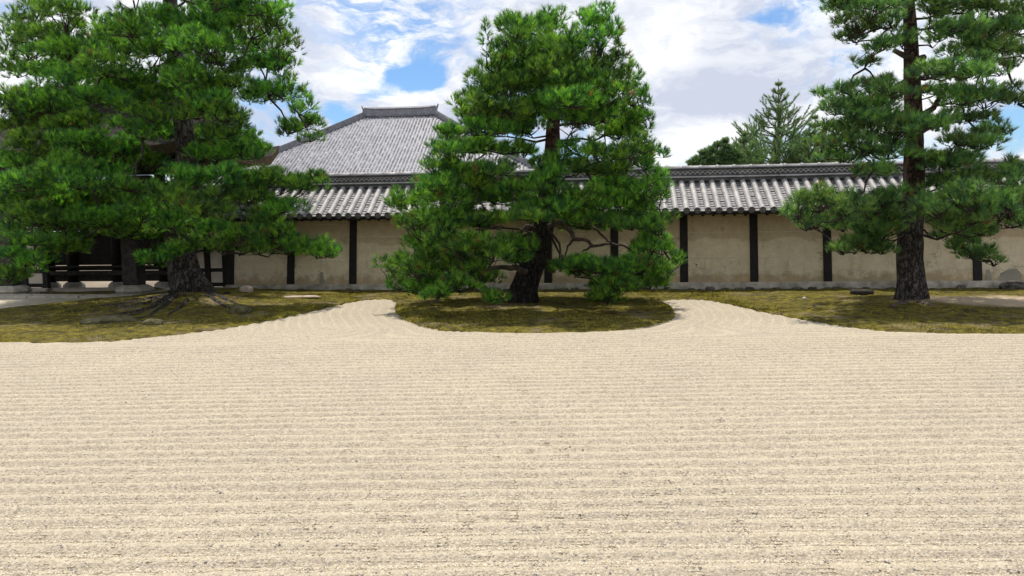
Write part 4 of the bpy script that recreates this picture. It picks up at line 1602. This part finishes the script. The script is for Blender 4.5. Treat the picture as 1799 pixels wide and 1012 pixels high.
random.seed(3)
CENTER = [(1048, 40, 36, 24), (963, 50, 38, 24), (905, 58, 40, 24), (862, 88, 26, 32), (925, 92, 48, 28), (985, 85, 42, 30), (1040, 85, 42, 30), (1082, 92, 22, 36),
          (868, 125, 28, 26), (910, 130, 50, 26), (975, 125, 55, 28), (1035, 130, 50, 28), (1088, 135, 32, 30),
          (848, 158, 32, 26), (890, 165, 46, 24), (950, 160, 52, 22), (1010, 152, 50, 22), (1065, 165, 46, 26), (1103, 165, 28, 38),
          (832, 195, 34, 20), (885, 203, 50, 20), (940, 193, 44, 18), (1005, 183, 56, 18), (1060, 205, 46, 22), (1108, 205, 32, 28),
          (862, 230, 46, 18), (918, 226, 38, 13), (1012, 212, 48, 16), (1088, 235, 44, 22), (1122, 245, 24, 28), (826, 216, 28, 18),
          (785, 240, 30, 15), (788, 264, 36, 18), (835, 262, 46, 16), (1112, 270, 40, 28), (1140, 285, 28, 24),
          (775, 298, 32, 20), (818, 300, 36, 14), (870, 300, 34, 12), (980, 290, 40, 16), (905, 264, 32, 11), (1002, 262, 26, 10), (1048, 268, 34, 18), (1032, 300, 36, 12), (1085, 298, 40, 20), (1145, 310, 28, 22),
          (770, 330, 44, 20), (836, 326, 46, 16), (900, 330, 36, 16), (965, 320, 28, 22), (1080, 333, 52, 16), (1138, 340, 36, 22), (1022, 345, 38, 14),
          (715, 358, 38, 22), (800, 355, 52, 16), (870, 352, 48, 16), (1000, 372, 54, 16), (1060, 362, 48, 18), (1120, 370, 48, 22), (1158, 352, 18, 24),
          (728, 396, 36, 22), (790, 390, 56, 18), (850, 386, 36, 12), (928, 382, 42, 15), (1030, 390, 58, 14), (1110, 398, 48, 16), (1150, 402, 34, 24),
          (745, 438, 40, 22), (800, 432, 56, 22), (868, 442, 36, 20), (1145, 438, 34, 20), (1168, 432, 24, 28), (905, 450, 30, 18),
          (692, 475, 28, 24), (732, 478, 38, 22), (790, 470, 52, 22), (838, 482, 34, 16), (905, 462, 24, 12), (1015, 472, 38, 15), (1062, 476, 56, 18), (1122, 474, 44, 20), (1174, 475, 30, 24),
          (752, 508, 42, 18), (802, 500, 36, 16), (1082, 503, 44, 16), (1142, 500, 42, 18), (704, 503, 24, 16),
          (968, 312, 34, 20, -1.6), (950, 345, 36, 17, -1.7), (985, 368, 40, 15, -1.8), (925, 370, 36, 13, -1.6), (915, 432, 30, 18, -1.2), (1120, 210, 24, 20), (1130, 180, 20, 24), (815, 175, 22, 18),
         (768, 522, 28, 10), (865, 530, 26, 14, -1.9), (1066, 528, 32, 18, -1.6)]
ctree = build_pine('broad layered pine in the middle, standing on the rounded moss island', 'mid',
           [(912, 541, 0), (922, 500, 0), (940, 455, 0), (955, 400, 0), (962, 340, 0), (969, 280, 0), (971, 235, 0), (975, 180, 0), (985, 120, 0), (992, 70, 0)],
           [0.30, 0.27, 0.23, 0.20, 0.175, 0.155, 0.14, 0.11, 0.07, 0.03],
           CENTER, 275, ('bark_mid', 'needle', 'branch'), None, 1.3, 'garden pines', 0.85, 21, 0.85, 3, 1.6)

LEFT = [(60, 30, 42, 24), (110, 18, 50, 20), (380, 12, 56, 24), (440, 18, 50, 22), (488, 35, 32, 24), (430, -18, 60, 24), (340, -25, 60, 24), (230, -25, 60, 24), (290, -60, 80, 24), (400, -60, 60, 24),
        (30, 62, 36, 24), (90, 65, 56, 24), (230, 55, 58, 24), (300, 48, 52, 24), (370, 52, 58, 26), (440, 60, 48, 22), (498, 70, 26, 24),
        (50, 95, 46, 22), (120, 96, 58, 24), (200, 92, 58, 26), (280, 88, 58, 26), (360, 86, 58, 24), (430, 86, 48, 18), (500, 95, 30, 26),
        (30, 128, 34, 20), (100, 130, 54, 22), (180, 125, 58, 22), (330, 130, 38, 20), (400, 122, 48, 16), (470, 112, 44, 16), (496, 125, 30, 20),
        (118, 150, 48, 20, -2.6), (200, 156, 54, 20), (262, 150, 58, 22), (330, 150, 50, 30, -2.8), (400, 158, 46, 22), (470, 162, 46, 18), (522, 160, 26, 28),
        (30, 185, 48, 26), (90, 190, 58, 24), (170, 182, 58, 20), (250, 182, 58, 20), (368, 186, 48, 20), (525, 195, 30, 20),
        (40, 225, 58, 26), (130, 222, 58, 22), (268, 206, 44, 18, -2.6), (345, 202, 44, 18, -2.8), (402, 210, 40, 18, -2.8), (535, 222, 32, 15), (505, 230, 32, 14), (290, 236, 44, 17, 0.6), (362, 246, 44, 16, 0.5), (422, 250, 42, 15, 0.4), (455, 262, 32, 11, 0.2),
        (60, 262, 56, 24), (150, 262, 56, 22), (250, 236, 48, 20), (398, 236, 38, 18), (545, 214, 22, 10), (545, 245, 20, 8),
        (40, 290, 48, 20), (110, 300, 52, 20, -3.0), (60, 318, 40, 16, -3.0), (135, 286, 56, 16), (182, 302, 46, 16), (425, 272, 44, 18), (382, 278, 46, 16), (60, 340, 60, 20),
        (40, 330, 44, 16, -3.2), (140, 326, 56, 18, -3.2), (230, 330, 46, 14), (330, 316, 46, 18, -2.6), (400, 322, 56, 22, -2.8), (470, 322, 56, 20, -2.4), (540, 326, 42, 18, -1.6),
        (310, 345, 44, 18, -3.0), (364, 370, 58, 26, -3.3), (440, 350, 48, 20, -2.6), (490, 368, 46, 20, -2.2), (20, 360, 40, 24),
        (422, 420, 42, 22, -2.6), (480, 410, 46, 24, -2.3), (402, 438, 34, 16, -2.4), (542, 440, 46, 16, -1.8), (576, 446, 30, 14, -1.6), (500, 436, 38, 16, -2.0), (455, 440, 38, 18, -2.0),
        (20, 420, 36, 26), (62, 428, 38, 12, -2.5), (42, 460, 42, 20, -2.5), (16, 490, 38, 18), (268, 458, 30, 10, -1.8), (312, 442, 36, 12, -1.6),
        (110, 395, 56, 18, -1.2), (180, 385, 56, 18, -1.4), (250, 372, 50, 20, -1.6), (120, 440, 40, 14, -1.5), (60, 385, 50, 20, -1.8), (300, 395, 40, 20, -1.8), (340, 425, 34, 18, -1.6), (372, 412, 34, 18, -1.8),
         (100, 365, 70, 26, 0.6), (190, 365, 70, 22, 0.8), (250, 385, 60, 20, 0.5), (150, 400, 56, 18, 0.6), (330, 400, 44, 22, -0.8), (100, 430, 50, 16, 0.8), (230, 410, 50, 14, -1.0), (250, 290, 46, 18, 0.5), (200, 262, 56, 20, 0.2)]
ltree = build_pine('largest pine at the left, with a thick leaning trunk and exposed roots', 'left',
           [(344, 530, 0), (332, 504, 0), (321, 474, 0), (314, 430, 0), (318, 380, 0), (326, 310, 0), (328, 260, 0), (320, 200, 0), (310, 120, 0), (300, 20, 0), (296, -70, 0)],
           [0.44, 0.39, 0.345, 0.32, 0.28, 0.24, 0.22, 0.20, 0.18, 0.16, 0.13],
           LEFT, 330, ('bark', 'needle', 'branch'), None, 1.1, 'garden pines', 0.48, 19, 0.8, 5, 2.4)

RIGHT = [(1480, 8, 42, 15), (1540, 12, 46, 18), (1510, 48, 46, 14), (1560, 42, 38, 18), (1492, 62, 28, 8), (1545, 85, 36, 12), (1520, 115, 26, 11), (1580, 70, 28, 14), (1500, -20, 60, 18), (1590, 10, 36, 24), (1470, -25, 50, 16),
         (1650, 8, 48, 20), (1700, 15, 56, 20), (1760, 20, 46, 22), (1690, 50, 46, 13), (1742, 60, 54, 15), (1785, 55, 30, 16), (1650, 68, 26, 11), (1704, 85, 46, 13), (1760, 86, 38, 12), (1640, 38, 28, 12), (1712, 106, 36, 9), (1772, 120, 24, 18), (1640, -30, 60, 22), (1740, -25, 70, 22), (1830, 30, 40, 20), (1820, 90, 36, 16),
         (1466, 166, 32, 12), (1500, 160, 34, 15), (1542, 152, 34, 12), (1470, 195, 38, 15), (1522, 186, 46, 15), (1572, 166, 36, 15), (1640, 132, 44, 17, -1.8), (1692, 132, 48, 18, -1.8), (1732, 126, 28, 15), (1652, 160, 40, 13),
         (1692, 176, 48, 20), (1742, 172, 48, 18), (1788, 176, 38, 16), (1840, 180, 40, 18),
         (1480, 230, 44, 16), (1532, 216, 46, 16), (1580, 212, 36, 13), (1624, 226, 38, 15, -1.8), (1652, 216, 34, 15, -1.6), (1590, 224, 46, 18, -1.3), (1530, 300, 38, 12), (1662, 300, 38, 15), (1572, 350, 36, 15, -0.8), (1702, 208, 46, 13), (1740, 236, 34, 16),
         (1470, 256, 42, 16), (1522, 256, 46, 18), (1574, 246, 40, 16), (1560, 274, 46, 12), (1482, 280, 36, 10), (1682, 250, 40, 14), (1722, 256, 36, 14), (1652, 282, 36, 12),
         (1684, 288, 42, 14), (1702, 320, 44, 18), (1752, 316, 48, 18), (1800, 300, 40, 18), (1650, 325, 30, 12),
         (1400, 376, 24, 20, -1.9), (1440, 366, 38, 20, -2.0), (1490, 360, 38, 18, -1.6), (1540, 348, 34, 13), (1420, 396, 36, 16, -1.8), (1472, 398, 34, 15, -1.6), (1412, 352, 26, 10),
         (1530, 402, 46, 22, -0.4), (1512, 430, 42, 16, -0.3), (1482, 442, 26, 10, -0.4), (1562, 380, 36, 20, -0.5), (1548, 442, 26, 10, -0.3),
         (1642, 350, 34, 13), (1650, 380, 36, 22, -2.0), (1700, 366, 48, 26, -2.2), (1742, 360, 30, 20, -2.0), (1680, 402, 42, 16, -1.8), (1772, 350, 38, 26, -1.6), (1792, 390, 28, 18, -1.4), (1722, 408, 36, 13, -1.4), (1840, 370, 40, 24),
         (1652, 372, 42, 28, -2.2), (1702, 362, 50, 32, -2.5), (1745, 372, 40, 28, -2.2), (1775, 372, 40, 32, -1.9), (1800, 345, 36, 28, -1.6), (1690, 398, 46, 20, -2.2),
         (1404, 372, 28, 24, -2.1), (1440, 360, 40, 24, -2.3), (1484, 372, 40, 26, -1.9), (1530, 375, 44, 26, -0.8), (1550, 415, 44, 24, -0.4), (1520, 436, 38, 16, -0.4),
         (1692, 430, 36, 12, -0.5), (1722, 450, 34, 11, -0.4), (1745, 462, 22, 7, -0.4), (1668, 418, 28, 11, -0.5)]
rtree = build_pine('tall straight-trunked pine at the right, its crown open with sky between the layers', 'right',
           [(1603, 534, 0), (1600, 490, 0), (1598, 440, 0), (1601, 380, 0), (1606, 310, 0), (1606, 250, 0), (1604, 180, 0), (1602, 100, 0), (1597, 20, 0), (1592, -70, 0)],
           [0.275, 0.24, 0.225, 0.21, 0.185, 0.165, 0.15, 0.13, 0.105, 0.08],
           RIGHT, 200, ('bark_right', 'needle_soft', 'branch'), None, 0.95, 'garden pines', 0.45, 20, 0.85, 9, 1.3)


# roots of the left pine, spreading over the bank
def root_mesh(pts_px, r0, seed):
    random.seed(seed)
    b = MB()
    pts, rad = [], []
    for i, (px, py) in enumerate(pts_px):
        g = horizon_z_hit(px, py, 0.05)
        pts.append(Vector((g.x, g.y, bank_height(g.x, g.y))))
    out = []
    for i in range(len(pts) - 1):
        for q in range(6):
            p = pts[i].lerp(pts[i + 1], q / 6)
            p.z = bank_height(p.x, p.y) - r0 * 0.35 + random.uniform(-.012, .012)
            p.x += random.uniform(-.02, .02)
            p.y += random.uniform(-.03, .03)
            out.append(p)
    n = len(out)
    b.tube(out, [r0 * (1 - 0.8 * i / n) for i in range(n)], 8, True, 0.2)
    return b


for i, (pp_, r_) in enumerate([([(300, 528), (255, 540), (200, 546), (140, 552)], 0.075), ([(300, 532), (250, 548), (190, 556), (128, 560)], 0.08),
                               ([(310, 532), (265, 552), (210, 562), (160, 572)], 0.075), ([(350, 522), (385, 530), (420, 538), (480, 542)], 0.11),
                               ([(365, 530), (400, 541), (440, 546), (470, 545)], 0.07), ([(330, 535), (300, 550), (280, 562)], 0.06), ([(296, 530), (250, 537), (170, 541), (118, 546)], 0.065), ([(305, 532), (262, 545), (205, 552), (120, 555)], 0.07), ([(300, 533), (240, 552), (180, 560)], 0.06), ([(240, 545), (190, 541), (130, 543)], 0.06)]):
    o = root_mesh(pp_, r_, 50 + i).build('root', MT['bark'], ltree[0], True)
    o.data.transform(ltree[2])
b = MB()
pts = [at(x, y, TREES['left'].y - dy) for x, y, dy in ((340, 478, 0.05), (352, 498, 0.12), (366, 514, 0.22), (382, 528, 0.35), (402, 538, 0.5))]
pts[-1].z = bank_height(pts[-1].x, pts[-1].y)
b.tube(pts, [0.17, 0.19, 0.17, 0.13, 0.07], 12, True, 0.14)
o = b.build('root', MT['bark'], ltree[0], True)
o.data.transform(ltree[2])
for i, (pp_, r_) in enumerate([([(1590, 536), (1570, 540), (1545, 541)], 0.08), ([(1615, 536), (1640, 541), (1670, 543)], 0.07)]):
    o = root_mesh(pp_, r_, 80 + i).build('root', MT['bark_red'], rtree[0], True)
    o.data.transform(rtree[2])

# dead, crooked limbs under the crown of the middle pine, and the two stubs of the right one
for pl, r_, dy in (([(962, 398), (985, 392), (1000, 405), (1008, 420), (1030, 422), (1042, 432), (1075, 428)], 0.055, -0.5), ([(1008, 420), (998, 432), (992, 452)], 0.028, -0.5),
                   ([(1042, 432), (1030, 438), (1024, 442)], 0.025, -0.5), ([(940, 400), (925, 396), (918, 408), (908, 418)], 0.035, -0.7), ([(910, 402), (935, 410), (938, 420)], 0.02, -0.8),
                   ([(925, 480), (905, 470), (880, 468), (855, 476)], 0.07, -0.3), ([(880, 402), (865, 400), (840, 404), (815, 408)], 0.03, -0.9), ([(1075, 428), (1100, 432), (1130, 452)], 0.025, -0.5),
                   ([(1040, 398), (1065, 420), (1075, 428)], 0.03, -0.6)):
    b = MB()
    pts = [at(x, y, TREES['mid'].y + dy) for x, y in pl]
    full = []
    for a_, c_ in zip(pts[:-1], pts[1:]):
        for q in range(3):
            full.append(a_.lerp(c_, q / 3) + Vector((random.gauss(0, .01), random.gauss(0, .02), random.gauss(0, .01))))
    full.append(pts[-1])
    b.tube(full, [r_ * (1 - 0.6 * i / len(full)) for i in range(len(full))], 7, True, 0.15)
    o = b.build('dead_limb', MT['bark_red'], ctree[0], True)
    o.data.transform(ctree[2])
for pl, r_ in (([(1602, 104), (1585, 96), (1570, 88)], 0.06), ([(1608, 106), (1625, 100)], 0.07), ([(1606, 215), (1640, 190), (1655, 163), (1622, 152)], 0.06)):
    b = MB()
    pts = [at(x, y, TREES['right'].y - 0.2) for x, y in pl]
    b.tube(pts, [r_ * (1 - 0.4 * i / len(pts)) for i in range(len(pts))], 8, True, 0.1)
    o = b.build('broken_stub', MT['bark_red'], rtree[0], True)
    o.data.transform(rtree[2])


# ------------------------------------------------------------------ trees beyond the wall
def far_conifer(px, py_base, py_top, Y, half, label, mat, seed, upsweep=0.5, tiers=9, nb=6, gaps=0.0):
    random.seed(seed)
    top, bot = at(px, py_top, Y), at(px, py_base, Y)
    root = empty('conifer', (top.x, top.y, -0.1), label, 'tree')
    base = Vector((top.x, top.y, -0.1))
    off = Matrix.Translation(-base)
    b = MB()
    H = top.z - base.z
    b.tube([base, base + Vector((0.03, 0, H * .5)), top], [0.16, 0.09, 0.012], 8)
    o = b.build('trunk', MT['bark_far'], root, True)
    o.data.transform(off)
    hw = half * Y / F
    for k in range(tiers):
        f = k / (tiers - 1)
        z = bot.z - 0.6 + (top.z - 0.25 - bot.z + 0.6) * f
        r = hw * (1 - f) ** 1.0 * random.uniform(0.85, 1.1) + 0.12
        bb, P, A = MB(), [], []
        nsub = 2 if f > 0.6 else 5 if f > 0.35 else 8
        for j in range(nb):
            an = 2 * math.pi * (j + random.random() * 0.7) / nb
            ln = r * random.uniform(0.75, 1.1)
            d = Vector((math.cos(an), math.sin(an), upsweep * random.uniform(0.7, 1.3)))
            p0 = Vector((base.x, base.y, z))
            p1 = p0 + Vector((d.x * ln * .6, d.y * ln * .6, d.z * ln * .35))
            p2 = p0 + Vector((d.x * ln, d.y * ln, d.z * ln))
            bb.tube([p0, p1, p2], [0.03, 0.018, 0.008], 5)
            lines = [(p0.lerp(p1, 0.35), p1), (p1, p2)]
            for q in range(nsub):
                s0 = p0.lerp(p2, random.uniform(0.35, 0.9))
                sd = (p2 - p0).normalized() + Vector((random.gauss(0, .8), random.gauss(0, .8), random.uniform(0.2, 1.3)))
                s1 = s0 + sd.normalized() * ln * random.uniform(0.25, 0.45)
                bb.tube([s0, s1], [0.010, 0.004], 4)
                lines.append((s0, s1))
            for a_, c_ in lines:
                m_ = max(4, int((c_ - a_).length / 0.022))
                t = np.linspace(0.1, 1, m_)[:, None]
                P.append(np.array(a_)[None] * (1 - t) + np.array(c_)[None] * t)
                A.append(np.repeat(np.array((c_ - a_).normalized())[None], m_, 0))
        o = bb.build('branch_whorl', MT['bark_far'], root, True)
        o.data.transform(off)
        me = needles_mesh('foliage', np.vstack(P), np.vstack(A), 0.11, 0.007, 7, 1.3)
        me.transform(off)
        link('foliage', me, MT[mat], root)
    return root


far_conifer(1368, 290, 138, 30.0, 92, 'slender pale green young conifer with upswept tips behind the wall', 'needle_far', 21, 0.6, 12, 6)
far_conifer(1308, 292, 226, 29.0, 58, 'low pale green young conifer beside the slender one behind the wall', 'needle_far', 23, 0.6, 7, 7)
far_conifer(1432, 292, 196, 29.0, 62, 'bushy green conifer half hidden by the right pine behind the wall', 'needle_far', 24, 0.5, 8, 8)


def far_broad(px, py, Y, blobs, label, mat, seed):
    random.seed(seed)
    c0 = at(px, py, Y)
    root = empty('cypress', (c0.x, c0.y, -0.1), label, 'tree')
    off = Matrix.Translation(-Vector((c0.x, c0.y, -0.1)))
    b = MB()
    b.tube([Vector((c0.x, c0.y, -0.1)), Vector((c0.x, c0.y, c0.z))], [0.16, 0.06], 8)
    for x, y, rx, ry in blobs:
        b.tube([Vector((c0.x, c0.y, c0.z - 0.9)), at(x, y, Y)], [0.05, 0.012], 5)
    o = b.build('trunk', MT['bark_far'], root, True)
    o.data.transform(off)
    P, A = [], []
    for x, y, rx, ry in blobs:
        for dy in (-0.5, 0.3):
            c = at(x, y, Y + dy)
            sc = Y / F
            m_ = int(rx * ry * 0.8) + 14
            v = rand_unit(m_)
            P.append(np.array(c)[None] + v * np.array((rx * sc, rx * sc, ry * sc)) * (rng.random((m_, 1)) ** .4) * (0.75 + 0.5 * rng.random((m_, 1))))
            a_ = v + np.array((0, 0, .8)) + rng.normal(0, .3, (m_, 3))
            A.append(a_ / np.linalg.norm(a_, axis=1)[:, None])
    me = needles_mesh('crown', np.vstack(P), np.vstack(A), 0.14, 0.012, 12, 0.8)
    me.transform(off)
    link('crown', me, MT[mat], root)
    return root


far_broad(1255, 272, 27.5, [(1216, 286, 9, 4), (1226, 279, 10, 4), (1232, 288, 12, 4), (1238, 268, 9, 4), (1247, 276, 11, 5), (1250, 262, 8, 4), (1258, 285, 14, 5), (1262, 254, 7, 4), (1266, 268, 11, 5), (1275, 247, 5, 4), (1276, 259, 9, 4), (1280, 278, 13, 5), (1288, 267, 9, 4), (1296, 285, 14, 5), (1300, 274, 9, 4), (1243, 288, 10, 4), (1272, 288, 12, 5)],
          'small dark cypress with ragged top showing over the wall ridge', 'needle_cedar', 31)

# ------------------------------------------------------------------ stones and pieces lying on the moss
def rock(name, px, py, rx, ry, rz, mat, label, seed, sink=0.3, rot=0.0):
    random.seed(seed)
    g = horizon_z_hit(px, py, 0.04)
    z = bank_height(g.x, g.y)
    b = MB()
    nr, nk = 7, 12
    vs = []
    for i in range(nr + 1):
        th = math.pi * i / nr
        for k in range(nk):
            a_ = 2 * math.pi * k / nk
            r = 1 + (float(fbm(math.cos(a_) * math.sin(th) * 1.6 + 5, math.cos(th) * 1.6 + math.sin(a_) * 1.1 + 5, seed)) - 0.5) * 0.7
            vs.append((math.sin(th) * math.cos(a_) * rx * r, math.sin(th) * math.sin(a_) * ry * r, math.cos(th) * rz * r))
    b.add(vs, [(i * nk + k, (i + 1) * nk + k, (i + 1) * nk + (k + 1) % nk, i * nk + (k + 1) % nk) for i in range(nr) for k in range(nk)])
    o = b.build(name, mat, None, True, (g.x, g.y, z + rz * (1 - sink) - rz * 0.35))
    o.rotation_euler = (0, 0, rot)
    return tag(o, label, 'rock')


rock('rock', 195, 564, 0.50, 0.26, 0.10, MT['rock'], 'long low mossy rock at the front of the left pine roots', 1, 0.5, 0.25)
rock('rock', 268, 570, 0.18, 0.13, 0.08, MT['rock'], 'small rounded mossy rock between long rock and gravel edge', 2, 0.5, 0.1)
rock('rock', 422, 549, 0.24, 0.18, 0.13, MT['rock'], 'grey rock beside the right-hand roots of the left pine', 3, 0.4, 0.0)
rock('pale_rock', 433, 523, 0.16, 0.12, 0.11, MT['rock_pink'], 'pinkish pale rounded rock on moss right of the left trunk', 4, 0.3, 0.0)
rock('flat_stone', 530, 526, 0.42, 0.10, 0.035, MT['rock_pink'], 'thin flat pale stone lying on the moss before the wall', 5, 0.3, 0.1)
rock('white_stone', 1413, 527, 0.045, 0.04, 0.035, MT['white'], 'tiny white stone on the moss of the right bank', 6, 0.2, 0.0)
rock('dark_rock', 1785, 506, 0.38, 0.14, 0.13, MT['stone_dark'], 'dark rock against the wall foot at the far right', 8, 0.3, 0.0)
g = horizon_z_hit(1514, 522)
b = MB()
b.tube([(-0.22, 0, 0.06), (-0.1, 0.004, 0.062), (0.08, -0.004, 0.06), (0.22, 0, 0.055)], [0.062, 0.067, 0.066, 0.06], 10, True, 0.08)
lg = b.build('log', MT['wood_grey'], None, True, (g.x, g.y, bank_height(g.x, g.y)))
lg.rotation_euler = (0, 0, -0.1)
tag(lg, 'short dark log lying on moss left of the right trunk', 'log')

# needles and twigs fallen on the moss and gravel
n = 1500
px_ = rng.random(n) * 1799
py_ = 528 + rng.random(n) * 70
v = []
for x, y in zip(px_, py_):
    g = horizon_z_hit(float(x), float(y))
    z = bank_height(g.x, g.y) if random.random() < 2 else 0
    a_ = random.random() * 6.28
    l_ = random.uniform(0.02, 0.07)
    v += [(g.x - .003, g.y, z + .016), (g.x + .003, g.y, z + .016), (g.x + math.cos(a_) * l_, g.y + math.sin(a_) * l_, z + .02)]
fo = link('fallen_needles', np_mesh('fallen_needles', np.array(v), np.arange(len(v)).reshape(-1, 3)), MT['thatch_edge'])
tag(fo, 'brown pine needles fallen on the moss bank', 'needles', kind='stuff')
